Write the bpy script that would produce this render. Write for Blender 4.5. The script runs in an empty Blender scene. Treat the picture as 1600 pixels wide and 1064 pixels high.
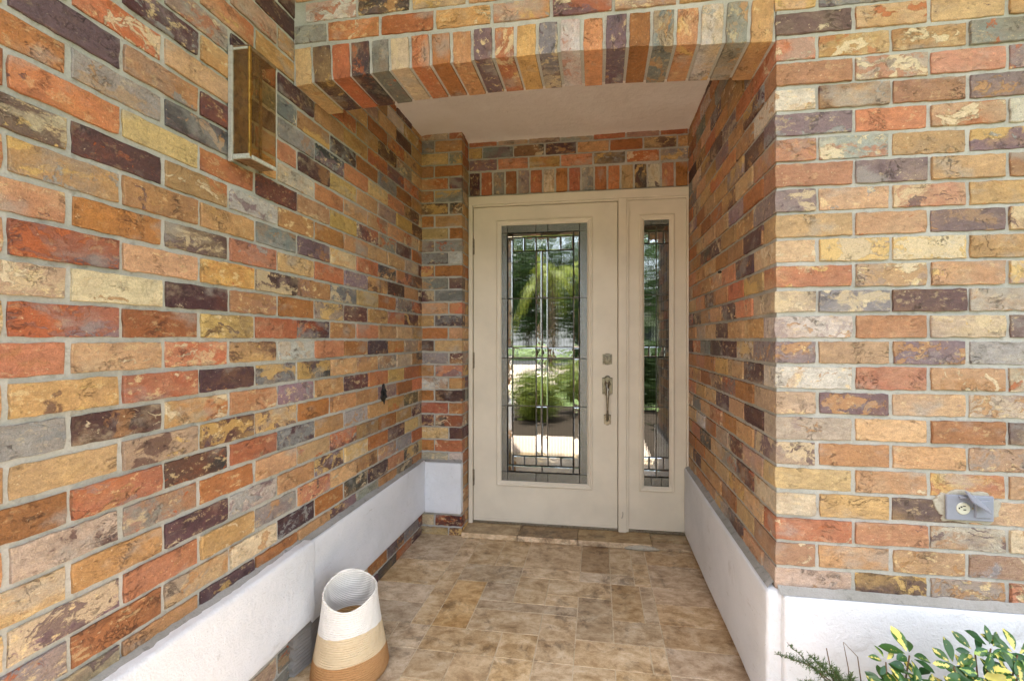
import bpy, bmesh, math, random
from mathutils import Vector, Matrix, noise as mnoise

# ------------------------------------------------------------------ scene, camera, light
scene = bpy.context.scene
COL = scene.collection
PI = math.pi
CAM_H = 1.2066
YAW = math.radians(8.41)
cam_data = bpy.data.cameras.new('camera')
cam = bpy.data.objects.new('camera', cam_data)
COL.objects.link(cam)
cam.location = (0.0, 0.0, CAM_H)
cam.rotation_euler = (PI / 2, 0, YAW)
cam_data.sensor_width = 36.0
cam_data.lens = 691.2 / 1600 * 36.0
cam_data.shift_x = -32.0 / 1600
cam_data.shift_y = -1.4 / 1600
cam_data.clip_start = 0.05
cam_data.clip_end = 500
scene.camera = cam

SUN = Vector((-0.10, -0.25, 1.0)).normalized()      # direction towards the sun
world = bpy.data.worlds.new('World')
scene.world = world
world.use_nodes = True
wn = world.node_tree.nodes
wl = world.node_tree.links
wn.clear()
sky = wn.new('ShaderNodeTexSky')
sky.sky_type = 'NISHITA'
sky.sun_disc = False
sky.sun_elevation = math.asin(SUN.z)
sky.sun_rotation = math.atan2(SUN.x, SUN.y)
sky.air_density = 1.0
sky.dust_density = 4.0
sky.ozone_density = 1.0
bg = wn.new('ShaderNodeBackground')
bg.inputs['Strength'].default_value = 0.15
wo = wn.new('ShaderNodeOutputWorld')
haze_mix = wn.new('ShaderNodeMix')                  # thin bright summer haze over the whole sky
haze_mix.data_type = 'RGBA'
haze_mix.inputs[0].default_value = 0.38
haze_mix.inputs[7].default_value = (6.3, 6.4, 6.6, 1)
wl.new(sky.outputs[0], haze_mix.inputs[6])
wl.new(haze_mix.outputs[2], bg.inputs['Color'])
wl.new(bg.outputs[0], wo.inputs['Surface'])
sun_data = bpy.data.lights.new('sun', 'SUN')
sun_data.energy = 4.5
sun_data.angle = math.radians(0.5)
sun_data.color = (1.0, 0.96, 0.90)
sun = bpy.data.objects.new('sun', sun_data)
COL.objects.link(sun)
sun.rotation_euler = SUN.to_track_quat('Z', 'Y').to_euler()
sun.location = (0, 0, 8)
vs = scene.view_settings
vs.view_transform = 'Standard'
vs.look = 'None'
vs.gamma = 1.0
vs.exposure = 2.18
vs.use_curve_mapping = False
scene.cycles.use_denoising = True
scene.cycles.max_bounces = 10
scene.cycles.diffuse_bounces = 6
scene.cycles.transparent_max_bounces = 12
scene.cycles.sample_clamp_indirect = 6.0

# ------------------------------------------------------------------ calibration of the place
C = 0.07726          # brick course
L = 0.2017           # brick length with joint
J = 0.0106           # joint
DX = -1.088          # face of the left wall
XR = 0.54            # face of the right wall inside the entry
YF = 1.455           # front face of the right wall and the arch
YP = 2.633           # front of the pier beside the door
YD = 2.768           # door plane
XP = -0.828          # side of that pier
ZC = 2.483           # ceiling
ZT = 2.95            # top of the walls
YA = 0.6699          # phase of the left wall bond
def bed(k):
    return CAM_H + k * C

def srgb(r, g, b, a=1.0):
    def f(v):
        v /= 255.0
        return v / 12.92 if v <= 0.04045 else ((v + 0.055) / 1.055) ** 2.4
    return (f(r), f(g), f(b), a)

# ------------------------------------------------------------------ node helpers
class N:
    def __init__(self, name):
        self.m = bpy.data.materials.new(name)
        self.m.use_nodes = True
        self.t = self.m.node_tree
        self.t.nodes.clear()
        self.out = self.t.nodes.new('ShaderNodeOutputMaterial')
    def n(self, kind, **kw):
        nd = self.t.nodes.new(kind)
        for k, v in kw.items():
            setattr(nd, k, v)
        return nd
    def put(self, sock, v):
        if v is None:
            return
        if isinstance(v, bpy.types.NodeSocket):
            self.t.links.new(v, sock)
        else:
            sock.default_value = v
    def math(self, op, a, b=None, c=None, clamp=False):
        nd = self.n('ShaderNodeMath', operation=op, use_clamp=clamp)
        self.put(nd.inputs[0], a); self.put(nd.inputs[1], b); self.put(nd.inputs[2], c)
        return nd.outputs[0]
    def vmath(self, op, a, b=None, out=0):
        nd = self.n('ShaderNodeVectorMath', operation=op)
        self.put(nd.inputs[0], a)
        if op == 'SCALE':
            self.put(nd.inputs['Scale'], b)
        else:
            self.put(nd.inputs[1], b)
        return nd.outputs[out]
    def mix(self, fac, a, b, blend='MIX'):
        nd = self.n('ShaderNodeMix', data_type='RGBA', blend_type=blend, clamp_factor=True)
        self.put(nd.inputs[0], fac); self.put(nd.inputs[6], a); self.put(nd.inputs[7], b)
        return nd.outputs[2]
    def noise(self, vec, scale, detail=4, rough=0.55, dist=0.0, out=0):
        nd = self.n('ShaderNodeTexNoise')
        self.put(nd.inputs['Vector'], vec)
        nd.inputs['Scale'].default_value = scale
        nd.inputs['Detail'].default_value = detail
        nd.inputs['Roughness'].default_value = rough
        nd.inputs['Distortion'].default_value = dist
        return nd.outputs[out]
    def step(self, v, lo, hi):
        nd = self.n('ShaderNodeMapRange', interpolation_type='SMOOTHSTEP')
        self.put(nd.inputs[0], v); self.put(nd.inputs[1], lo); self.put(nd.inputs[2], hi)
        return nd.outputs[0]
    def ramp(self, fac, stops, mode='LINEAR'):
        nd = self.n('ShaderNodeValToRGB')
        cr = nd.color_ramp
        cr.interpolation = mode
        while len(cr.elements) > 1:
            cr.elements.remove(cr.elements[-1])
        cr.elements[0].position = stops[0][0]
        cr.elements[0].color = stops[0][1]
        for p, c in stops[1:]:
            e = cr.elements.new(p)
            e.color = c
        self.put(nd.inputs[0], fac)
        return nd.outputs[0]
    def bump(self, h, strength=0.5, dist=0.002, normal=None):
        nd = self.n('ShaderNodeBump')
        nd.inputs['Strength'].default_value = strength
        nd.inputs['Distance'].default_value = dist
        self.put(nd.inputs['Height'], h)
        if normal is not None:
            self.put(nd.inputs['Normal'], normal)
        return nd.outputs[0]
    def bsdf(self, color, rough=0.7, spec=0.4, metal=0.0, normal=None):
        nd = self.n('ShaderNodeBsdfPrincipled')
        self.put(nd.inputs['Base Color'], color)
        self.put(nd.inputs['Roughness'], rough)
        self.put(nd.inputs['Specular IOR Level'], spec)
        self.put(nd.inputs['Metallic'], metal)
        if normal is not None:
            self.put(nd.inputs['Normal'], normal)
        return nd
    def done(self, shader):
        self.put(self.out.inputs['Surface'], shader)
        return self.m
    def coord(self, which='Object'):
        return self.n('ShaderNodeTexCoord').outputs[which]
    def attr(self, name, out='Color', kind='GEOMETRY'):
        nd = self.n('ShaderNodeAttribute', attribute_name=name, attribute_type=kind)
        return nd.outputs[out]

# ------------------------------------------------------------------ materials
def brick_material(stuff):
    g = N('clay_brick_field' if stuff else 'clay_brick')
    if stuff:
        col = g.attr('bcol', 'Color'); amt = g.attr('bcol', 'Alpha')
        rnd = g.attr('brnd', 'Fac'); co = g.attr('blc', 'Vector')
    else:
        oi = g.n('ShaderNodeObjectInfo')
        col = oi.outputs['Color']; amt = oi.outputs['Alpha']; rnd = oi.outputs['Random']
        co = g.coord('Object')
    off = g.n('ShaderNodeCombineXYZ')
    g.put(off.inputs[0], g.math('MULTIPLY', rnd, 37.0))
    g.put(off.inputs[1], g.math('MULTIPLY', rnd, 91.3))
    g.put(off.inputs[2], g.math('MULTIPLY', rnd, 53.7))
    p = g.vmath('ADD', co, off.outputs[0])
    # warped, slightly long coordinates so that the smears run along the brick
    st = g.vmath('MULTIPLY', p, (0.62, 1.0, 1.0))
    wob = g.noise(p, 16, 3, 0.6, out=1)
    wob = g.vmath('SCALE', g.vmath('SUBTRACT', wob, (0.5, 0.5, 0.5)), 0.05)
    pw = g.vmath('ADD', st, wob)
    big = g.noise(pw, 10, 8, 0.66, 0.4)
    mid = g.noise(g.vmath('ADD', pw, (5.1, 2.2, 9.4)), 17, 8, 0.68, 0.8)
    fine = g.noise(p, 95, 5, 0.7)
    grit = g.noise(p, 380, 3, 0.7)
    r2 = g.math('FRACT', g.math('MULTIPLY', rnd, 7.77))
    r3 = g.math('FRACT', g.math('MULTIPLY', rnd, 23.31))
    sec = g.ramp(r2, [(0.0, srgb(190, 148, 96)), (0.16, srgb(212, 188, 148)), (0.30, srgb(128, 104, 106)),
                      (0.42, srgb(178, 98, 52)), (0.54, srgb(204, 164, 96)), (0.66, srgb(132, 132, 130)),
                      (0.76, srgb(164, 116, 70)), (0.90, srgb(84, 52, 48))], 'CONSTANT')
    ter = g.ramp(r3, [(0.0, srgb(182, 134, 84)), (0.25, srgb(182, 94, 44)), (0.36, srgb(222, 202, 166)),
                      (0.62, srgb(96, 72, 74)), (0.78, srgb(214, 176, 108)), (0.9, srgb(150, 150, 146))], 'CONSTANT')
    # tonal drift inside the brick
    tone = g.n('ShaderNodeHueSaturation')
    g.put(tone.inputs['Color'], col)
    g.put(tone.inputs['Value'], g.math('ADD', 0.40, g.math('MULTIPLY', mid, 1.2)))
    g.put(tone.inputs['Saturation'], g.math('ADD', 0.84, g.math('MULTIPLY', big, 0.16)))
    c = tone.outputs[0]
    gain = g.math('MINIMUM', g.math('MULTIPLY', amt, 1.9), 1.0)
    soft = g.noise(g.vmath('ADD', st, (4.4, 9.2, 1.1)), 6.5, 5, 0.62)
    c = g.mix(g.math('MULTIPLY', g.math('MULTIPLY', gain, g.step(soft, 0.44, 0.64)), g.math('ADD', 0.12, g.math('MULTIPLY', r3, 0.45))), c, sec)
    soft2 = g.noise(g.vmath('ADD', pw, (8.4, 3.1, 6.1)), 13, 7, 0.7)
    c = g.mix(g.math('MULTIPLY', g.math('MULTIPLY', gain, g.step(soft2, 0.46, 0.68)), g.math('ADD', 0.12, g.math('MULTIPLY', r2, 0.45))), c, ter)
    drag = g.noise(g.vmath('MULTIPLY', p, (0.5, 1.0, 1.0)), 85, 6, 0.72)
    c = g.mix(1.0, c, g.ramp(drag, [(0.32, (0.80, 0.78, 0.76, 1)), (0.68, (1.16, 1.16, 1.15, 1))]), 'MULTIPLY')
    th = g.math('SUBTRACT', 0.655, g.math('MULTIPLY', amt, 0.22))
    m1 = g.step(big, th, g.math('ADD', th, 0.05))
    c = g.mix(g.math('MULTIPLY', m1, g.math('ADD', 0.35, g.math('MULTIPLY', r3, 0.5))), c, sec)
    th2 = g.math('SUBTRACT', 0.665, g.math('MULTIPLY', amt, 0.17))
    m2 = g.step(mid, th2, g.math('ADD', th2, 0.03))
    c = g.mix(g.math('MULTIPLY', m2, 0.78), c, ter)
    # dark kiln specks and pale chips
    crk = g.noise(g.vmath('ADD', pw, (1.9, 6.6, 2.8)), 24, 7, 0.7, 1.2)
    line = g.math('SUBTRACT', 1.0, g.step(g.math('ABSOLUTE', g.math('SUBTRACT', crk, 0.5)), 0.0, 0.016))
    gate = g.step(g.noise(g.vmath('ADD', p, (9.1, 4.0, 7.2)), 13, 3, 0.5), 0.52, 0.66)
    line = g.math('MULTIPLY', line, gate)
    c = g.mix(g.math('MULTIPLY', line, 0.65), c, srgb(66, 42, 30))
    c = g.mix(g.math('MULTIPLY', g.step(fine, 0.58, 0.68), 0.40), c, srgb(72, 46, 34))
    lite = g.noise(g.vmath('ADD', st, (2.3, 5.8, 8.9)), 48, 6, 0.72)
    c = g.mix(g.math('MULTIPLY', g.math('MULTIPLY', g.math('ADD', 0.35, g.math('MULTIPLY', gain, 0.75)), g.step(lite, 0.55, 0.635)), g.math('MULTIPLY', g.math('POWER', g.math('FRACT', g.math('MULTIPLY', rnd, 41.7)), 1.3), 0.8)), c, srgb(226, 198, 146))
    chip = g.noise(g.vmath('ADD', p, (3.3, 8.1, 1.7)), 120, 3, 0.6)
    c = g.mix(g.math('MULTIPLY', g.step(chip, 0.66, 0.73), 0.5), c, srgb(236, 214, 172))
    # thin mortar haze left over from the laying
    wash = g.noise(g.vmath('ADD', st, (7.7, 1.3, 4.4)), 8.0, 6, 0.6)
    c = g.mix(g.math('MULTIPLY', g.step(wash, 0.55, 0.68), 0.50), c, srgb(168, 162, 152))
    c = g.mix(1.0, c, g.ramp(grit, [(0.25, (0.68, 0.68, 0.68, 1)), (0.75, (1.22, 1.22, 1.22, 1))]), 'MULTIPLY')
    h = g.math('ADD', g.math('MULTIPLY', mid, 1.0), g.math('MULTIPLY', fine, 0.55))
    h = g.math('ADD', h, g.math('MULTIPLY', m2, -0.25))
    h = g.math('SUBTRACT', h, g.math('MULTIPLY', line, 0.5))
    h = g.math('ADD', h, g.math('MULTIPLY', grit, 0.18))
    h = g.math('ADD', h, g.math('MULTIPLY', drag, 0.4))
    nb = g.bump(h, 1.0, 0.006)
    ro = g.math('ADD', 0.40, g.math('MULTIPLY', fine, 0.4))
    return g.done(g.bsdf(c, ro, 0.5, 0, nb).outputs[0])

def mortar_material(name='mortar', col=(184, 180, 171), dark=(142, 136, 125)):
    g = N(name)
    p = g.coord('Object')
    a = g.noise(p, 5.5, 5, 0.6)
    b = g.noise(p, 210, 4, 0.7)
    d = g.noise(p, 38, 5, 0.65)
    c = g.mix(g.step(a, 0.35, 0.68), srgb(*col), srgb(col[0] - 16, col[1] - 15, col[2] - 18))
    c = g.mix(g.math('MULTIPLY', g.step(d, 0.55, 0.70), 0.6), c, srgb(*dark))
    c = g.mix(1.0, c, g.ramp(b, [(0.2, (0.8, 0.8, 0.8, 1)), (0.8, (1.12, 1.12, 1.12, 1))]), 'MULTIPLY')
    h = g.math('ADD', g.math('MULTIPLY', d, 1.0), g.math('MULTIPLY', b, 0.35))
    return g.done(g.bsdf(c, 0.9, 0.25, 0, g.bump(h, 0.8, 0.003)).outputs[0])

def stucco_material(name, col, tint, bump=0.5, dirt=0.3, fine=170):
    g = N(name)
    p = g.coord('Object')
    a = g.noise(p, 3.0, 5, 0.6)
    b = g.noise(p, 34, 6, 0.68)
    d = g.noise(p, fine, 4, 0.65)
    sm = g.noise(p, 9, 7, 0.7, 0.6)
    c = g.mix(g.step(a, 0.3, 0.7), srgb(*col), srgb(*tint))
    c = g.mix(g.math('MULTIPLY', g.step(sm, 0.60, 0.78), dirt), c, srgb(150, 144, 134))
    hl = g.noise(p, 7, 6, 0.7, 1.5)
    hair = g.math('SUBTRACT', 1.0, g.step(g.math('ABSOLUTE', g.math('SUBTRACT', hl, 0.5)), 0.0, 0.006))
    c = g.mix(g.math('MULTIPLY', g.math('MULTIPLY', hair, g.step(a, 0.5, 0.62)), 0.35 if dirt > 0.25 else 0.0), c, srgb(140, 134, 124))
    scf = g.noise(g.vmath('MULTIPLY', p, (1.0, 0.35, 1.6)), 26, 7, 0.75)
    c = g.mix(g.math('MULTIPLY', g.step(scf, 0.60, 0.72), dirt * 0.9), c, srgb(164, 156, 144))
    sp = g.noise(p, 85, 2, 0.5)
    c = g.mix(g.math('MULTIPLY', g.step(sp, 0.76, 0.79), 0.5), c, srgb(90, 84, 78))
    h = g.math('ADD', g.math('MULTIPLY', b, 1.0), g.math('MULTIPLY', d, 0.5))
    return g.done(g.bsdf(c, 0.55, 0.4, 0, g.bump(h, bump, 0.0045)).outputs[0])

def travertine_material():
    g = N('travertine')
    oi = g.n('ShaderNodeObjectInfo')
    rnd = oi.outputs['Random']
    off = g.n('ShaderNodeCombineXYZ')
    g.put(off.inputs[0], g.math('MULTIPLY', rnd, 61.0))
    g.put(off.inputs[1], g.math('MULTIPLY', rnd, 27.0))
    p = g.vmath('ADD', g.coord('Object'), off.outputs[0])
    a = g.noise(g.vmath('MULTIPLY', p, (0.7, 1.0, 1.0)), 15, 10, 0.76, 0.3)
    b = g.noise(p, 42, 8, 0.74, 0.3)
    w = g.noise(p, 190, 4, 0.65)
    grit = g.noise(p, 420, 2, 0.6)
    c = g.ramp(a, [(0.32, srgb(132, 104, 70)), (0.44, srgb(176, 149, 112)), (0.55, srgb(204, 181, 147)), (0.68, srgb(222, 206, 180))])
    c = g.mix(g.math('MULTIPLY', g.step(b, 0.52, 0.70), 0.55), c, srgb(128, 98, 64))
    c = g.mix(g.math('MULTIPLY', g.step(b, 0.50, 0.32), 0.0), c, srgb(200, 184, 160))
    # old grime, in world space so that it runs across the joints
    wp = g.n('ShaderNodeNewGeometry').outputs['Position']
    gr = g.noise(wp, 3.6, 8, 0.72, 0.5)
    gr2 = g.noise(wp, 15, 8, 0.75, 0.7)
    mk = g.math('MULTIPLY', g.step(gr, 0.49, 0.60), g.step(gr2, 0.44, 0.60))
    c = g.mix(g.math('MULTIPLY', mk, 0.66), c, srgb(88, 66, 42))
    c = g.mix(g.math('MULTIPLY', g.step(w, 0.66, 0.72), 0.7), c, srgb(86, 66, 46))
    c = g.mix(1.0, c, g.ramp(grit, [(0.25, (0.78, 0.78, 0.78, 1)), (0.75, (1.16, 1.16, 1.16, 1))]), 'MULTIPLY')
    tn = g.n('ShaderNodeHueSaturation')
    g.put(tn.inputs['Color'], c)
    g.put(tn.inputs['Value'], g.math('ADD', 0.84, g.math('MULTIPLY', rnd, 0.28)))
    g.put(tn.inputs['Saturation'], g.math('ADD', 0.80, g.math('MULTIPLY', g.math('FRACT', g.math('MULTIPLY', rnd, 5.7)), 0.30)))
    c2 = g.mix(1.0, tn.outputs[0], oi.outputs['Color'], 'MULTIPLY')
    h = g.math('SUBTRACT', g.math('MULTIPLY', b, 0.6), g.math('MULTIPLY', g.step(w, 0.62, 0.72), 0.8))
    return g.done(g.bsdf(c2, g.math('ADD', 0.24, g.math('MULTIPLY', b, 0.4)), 0.5, 0, g.bump(h, 0.5, 0.0025)).outputs[0])

def paint_material(name, col, rough=0.38, var=0.06):
    g = N(name)
    p = g.coord('Object')
    a = g.noise(p, 4, 5, 0.6)
    b = g.noise(p, 150, 3, 0.6)
    br = g.noise(g.vmath('MULTIPLY', p, (60.0, 60.0, 3.0)), 3.0, 3, 0.6)
    base = srgb(*col)
    c = g.mix(g.step(a, 0.3, 0.75), base, tuple(v * (1 - var * 2) for v in base[:3]) + (1,))
    sc = g.noise(p, 34, 6, 0.75, 0.4)
    c = g.mix(g.math('MULTIPLY', g.step(sc, 0.72, 0.76), 0.45), c, srgb(104, 92, 76))
    h = g.math('ADD', g.math('MULTIPLY', br, 0.7), g.math('MULTIPLY', b, 0.3))
    return g.done(g.bsdf(c, g.math('ADD', rough, g.math('MULTIPLY', a, 0.12)), 0.45, 0, g.bump(h, 0.22, 0.001)).outputs[0])

def metal_material(name, col, rough=0.35, tarn=(70, 62, 50), amount=0.5, metal=1.0):
    g = N(name)
    p = g.coord('Object')
    a = g.noise(p, 60, 6, 0.7, 0.3)
    b = g.noise(p, 300, 3, 0.6)
    c = g.mix(g.math('MULTIPLY', g.step(a, 0.45, 0.65), amount), srgb(*col), srgb(*tarn))
    return g.done(g.bsdf(c, g.math('ADD', rough, g.math('MULTIPLY', a, 0.3)), 0.5, metal, g.bump(b, 0.3, 0.001)).outputs[0])

def plain_material(name, col, rough=0.7, spec=0.3, var=0.15, scale=12, bump=0.3):
    g = N(name)
    p = g.coord('Object')
    a = g.noise(p, scale, 6, 0.65)
    b = g.noise(p, scale * 9, 4, 0.65)
    base = srgb(*col)
    c = g.mix(a, tuple(min(1, v * (1 + var)) for v in base[:3]) + (1,), tuple(v * (1 - var) for v in base[:3]) + (1,))
    return g.done(g.bsdf(c, rough, spec, 0, g.bump(g.math('ADD', a, b), bump, 0.003)).outputs[0])

def glass_material(name, kind):
    g = N(name)
    p = g.coord('Object')
    oi = g.n('ShaderNodeObjectInfo').outputs['Random']
    if kind == 'reeded':
        sx = g.n('ShaderNodeSeparateXYZ'); g.put(sx.inputs[0], p)
        w = g.math('SINE', g.math('MULTIPLY', sx.outputs[0], 2 * PI / 0.0095))
        n = g.noise(p, 9, 2, 0.5)
        nb = g.bump(g.math('ADD', g.math('MULTIPLY', w, 0.35), g.math('MULTIPLY', n, 2.0)), 0.016, 0.0012)
        rough, tint, refl = 0.008, (0.5, 0.52, 0.5, 1), 0.38
    elif kind == 'granite':
        n = g.noise(p, 130, 4, 0.65)
        nb = g.bump(n, 0.8, 0.004)
        rough, tint, refl = 0.12, (0.42, 0.43, 0.42, 1), 0.26
    elif kind == 'seeded':
        n = g.noise(p, 90, 4, 0.6)
        nb = g.bump(n, 0.5, 0.003)
        rough, tint, refl = 0.10, srgb(248, 236, 210), 0.07
    else:
        n = g.noise(p, 16, 3, 0.5)
        nb = g.bump(n, 0.35, 0.002)
        rough, tint, refl = 0.012, (0.56, 0.60, 0.57, 1), 0.38
    fr = g.n('ShaderNodeFresnel'); fr.inputs['IOR'].default_value = 1.5
    g.put(fr.inputs['Normal'], nb)
    fac = g.math('ADD', refl, g.math('MULTIPLY', fr.outputs[0], 0.8), clamp=True)
    fac = g.math('MULTIPLY', fac, g.math('SUBTRACT', 1.0, g.n('ShaderNodeNewGeometry').outputs['Backfacing']))
    if kind == 'reeded':
        fac = g.math('MULTIPLY', fac, g.math('ADD', 0.70, g.math('MULTIPLY', w, 0.34)))
    tr = g.n('ShaderNodeBsdfTransparent'); tr.inputs[0].default_value = tint
    gl = g.n('ShaderNodeBsdfGlossy'); gl.inputs['Roughness'].default_value = rough
    gl.inputs['Color'].default_value = (0.93, 0.97, 0.95, 1)
    g.put(gl.inputs['Normal'], nb)
    mx = g.n('ShaderNodeMixShader')
    g.put(mx.inputs[0], fac); g.put(mx.inputs[1], tr.outputs[0]); g.put(mx.inputs[2], gl.outputs[0])
    last = mx.outputs[0]
    if kind in ('granite', 'seeded'):
        df = g.n('ShaderNodeBsdfDiffuse')
        dirt = g.noise(p, 45, 6, 0.75)
        dc = g.mix(g.step(dirt, 0.4, 0.62), srgb(120, 116, 108), srgb(64, 60, 54)) if kind == 'granite' else \
            g.mix(g.step(dirt, 0.42, 0.60), srgb(150, 116, 66), srgb(62, 46, 30))
        g.put(df.inputs[0], dc)
        m2 = g.n('ShaderNodeMixShader')
        g.put(m2.inputs[0], 0.30 if kind == 'granite' else 0.16)
        g.put(m2.inputs[1], last); g.put(m2.inputs[2], df.outputs[0])
        last = m2.outputs[0]
    return g.done(last)

def leaf_material(name, green, pale, edge_lo, edge_hi, pale_amount=1.0):
    g = N(name)
    co = g.coord('Object')
    oi = g.n('ShaderNodeObjectInfo').outputs['Random']
    s = g.n('ShaderNodeSeparateXYZ'); g.put(s.inputs[0], co)
    off = g.n('ShaderNodeCombineXYZ'); g.put(off.inputs[0], g.math('MULTIPLY', oi, 40.0))
    n = g.noise(g.vmath('ADD', co, off.outputs[0]), 55, 4, 0.6)
    ax = g.math('ABSOLUTE', s.outputs[0])
    v = g.math('ADD', g.math('MULTIPLY', ax, 60.0), g.math('MULTIPLY', g.math('SUBTRACT', n, 0.5), 2.2))
    v = g.math('SUBTRACT', v, g.math('MULTIPLY', g.math('SUBTRACT', oi, 0.45), 0.9))
    m = g.math('MULTIPLY', g.step(v, edge_hi, edge_lo), pale_amount)
    c = g.mix(m, srgb(*green), srgb(*pale))
    tn = g.n('ShaderNodeHueSaturation'); g.put(tn.inputs['Color'], c)
    g.put(tn.inputs['Value'], g.math('ADD', 0.75, g.math('MULTIPLY', oi, 0.5)))
    b = g.bsdf(tn.outputs[0], 0.28, 0.5)
    tl = g.n('ShaderNodeBsdfTranslucent'); g.put(tl.inputs[0], tn.outputs[0])
    mx = g.n('ShaderNodeMixShader'); mx.inputs[0].default_value = 0.25
    g.put(mx.inputs[1], b.outputs[0]); g.put(mx.inputs[2], tl.outputs[0])
    return g.done(mx.outputs[0])

def foliage_material(name, a, b):
    g = N(name)
    p = g.n('ShaderNodeNewGeometry')
    n = g.noise(p.outputs['Position'], 3.0, 5, 0.7)
    r = p.outputs['Random Per Island']
    c = g.mix(g.math('ADD', g.math('MULTIPLY', n, 0.5), g.math('MULTIPLY', r, 0.5)), srgb(*a), srgb(*b))
    bs = g.bsdf(c, 0.45, 0.4)
    tl = g.n('ShaderNodeBsdfTranslucent'); g.put(tl.inputs[0], c)
    mx = g.n('ShaderNodeMixShader'); mx.inputs[0].default_value = 0.3
    g.put(mx.inputs[1], bs.outputs[0]); g.put(mx.inputs[2], tl.outputs[0])
    return g.done(mx.outputs[0])

def rope_material():
    g = N('coiled_rope')
    co = g.coord('Object')
    s = g.n('ShaderNodeSeparateXYZ'); g.put(s.inputs[0], co)
    ang = g.math('ARCTAN2', s.outputs[1], s.outputs[0])
    z = s.outputs[2]
    n = g.noise(co, 90, 4, 0.6)
    inner = g.attr('inner', 'Fac')
    zz = g.math('ADD', z, g.math('MULTIPLY', g.math('SINE', g.math('MULTIPLY', ang, 2.0)), 0.003))
    m1 = g.step(zz, 0.1715, 0.1735)
    m2 = g.step(zz, 0.0865, 0.0885)
    tan_ = g.mix(n, srgb(192, 146, 98), srgb(164, 120, 76))
    cream = g.mix(n, srgb(222, 202, 168), srgb(204, 180, 142))
    white = g.mix(n, srgb(238, 234, 226), srgb(224, 219, 210))
    c = g.mix(m1, g.mix(m2, tan_, cream), white)
    ci = g.mix(m1, g.mix(n, srgb(198, 158, 108), srgb(176, 136, 88)), white)
    c = g.mix(inner, c, ci)
    h = g.math('ADD', g.math('MULTIPLY', g.math('SINE', g.math('MULTIPLY', z, 2 * PI / 0.0073)), 0.8), n)
    return g.done(g.bsdf(c, 0.85, 0.2, 0, g.bump(h, 0.7, 0.0022)).outputs[0])

M = {}
M['brick'] = brick_material(False)
M['brick_field'] = brick_material(True)
M['mortar'] = mortar_material()
M['cement'] = mortar_material('grey_cement', (160, 157, 152), (96, 93, 88))
M['patch'] = mortar_material('pale_mortar_patch', (180, 172, 156), (142, 132, 116))
M['grout'] = mortar_material('floor_grout', (206, 190, 164), (120, 98, 72))
M['stucco'] = stucco_material('white_painted_stucco', (222, 223, 226), (208, 210, 213), 1.0, 0.5)
M['ceiling'] = stucco_material('ceiling_plaster', (236, 231, 224), (226, 219, 210), 1.0, 0.2, 90)
M['travertine'] = travertine_material()
M['door'] = paint_material('beige_door_paint', (222, 212, 192))
M['lead'] = metal_material('lead_came', (112, 110, 104), 0.35, (44, 42, 38), 0.6)
M['nickel'] = metal_material('satin_nickel', (158, 150, 134), 0.24, (62, 54, 42), 0.6)
M['hinge'] = metal_material('painted_hinge_steel', (150, 140, 122), 0.4, (96, 82, 62), 0.6)
M['brass'] = metal_material('aged_brass', (188, 150, 74), 0.35, (110, 84, 44), 0.6)
M['bronze'] = metal_material('weathered_bronze', (146, 120, 88), 0.5, (70, 56, 42), 0.6, 0.6)
M['alu'] = metal_material('oxidised_channel', (178, 174, 162), 0.55, (140, 132, 116), 0.5, 0.35)
M['crust'] = plain_material('pitted_pale_crust', (196, 196, 182), 0.7, 0.4, 0.6, 160, 1.0)
M['iron'] = plain_material('black_iron', (20, 18, 17), 0.45, 0.5, 0.3, 60, 0.4)
M['outlet'] = plain_material('grey_cast_outlet_cover', (140, 143, 154), 0.45, 0.45, 0.08, 40, 0.3)
M['receptacle'] = plain_material('ivory_receptacle', (206, 204, 186), 0.35, 0.5, 0.04, 40, 0.1)
M['slot'] = plain_material('dark_slot', (40, 36, 32), 0.6, 0.2, 0.1, 40, 0.1)
M['clear'] = glass_material('clear_bevelled_glass', 'clear')
M['reeded'] = glass_material('reeded_glass', 'reeded')
M['granite'] = glass_material('granite_glass', 'granite')
M['seeded'] = glass_material('seeded_amber_glass', 'seeded')
M['rope'] = rope_material()
M['leaf'] = leaf_material('variegated_leaf', (62, 102, 46), (220, 206, 112), 0.06, 0.24)
M['leaf_dark'] = leaf_material('green_leaf', (46, 88, 46), (160, 184, 84), -0.25, -0.05, 0.8)
M['stem'] = plain_material('woody_stem', (104, 84, 62), 0.8, 0.2, 0.3, 60, 0.6)
M['fern'] = foliage_material('fern_needles', (52, 84, 44), (98, 118, 70))
M['soil'] = plain_material('bed_soil', (66, 57, 48), 0.95, 0.1, 0.4, 30, 1.0)
M['paver'] = plain_material('pink_concrete_paving', (214, 194, 176), 0.85, 0.2, 0.10, 6, 0.5)
M['asphalt'] = plain_material('asphalt', (78, 78, 78), 0.9, 0.2, 0.2, 10, 0.5)
M['grass'] = plain_material('lawn_grass', (106, 122, 76), 0.9, 0.1, 0.35, 3, 0.8)
M['house_wall'] = plain_material('pale_house_render', (226, 222, 212), 0.85, 0.2, 0.05, 3, 0.2)
M['roof'] = plain_material('grey_roof_shingle', (96, 90, 86), 0.9, 0.2, 0.2, 8, 0.6)
M['interior'] = plain_material('dim_interior_paint', (120, 108, 94), 0.8, 0.2, 0.05, 3, 0.1)
M['window'] = plain_material('far_window_glass', (50, 58, 66), 0.15, 0.6, 0.05, 3, 0.0)
M['palm_leaf'] = foliage_material('palm_frond', (176, 178, 66), (118, 138, 54))
M['shrub_leaf'] = foliage_material('hedge_leaf', (172, 178, 82), (92, 118, 50))
M['tree_leaf'] = foliage_material('tree_leaf', (98, 120, 62), (58, 82, 42))
M['bark'] = plain_material('bark', (110, 94, 76), 0.9, 0.2, 0.3, 14, 1.0)
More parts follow.
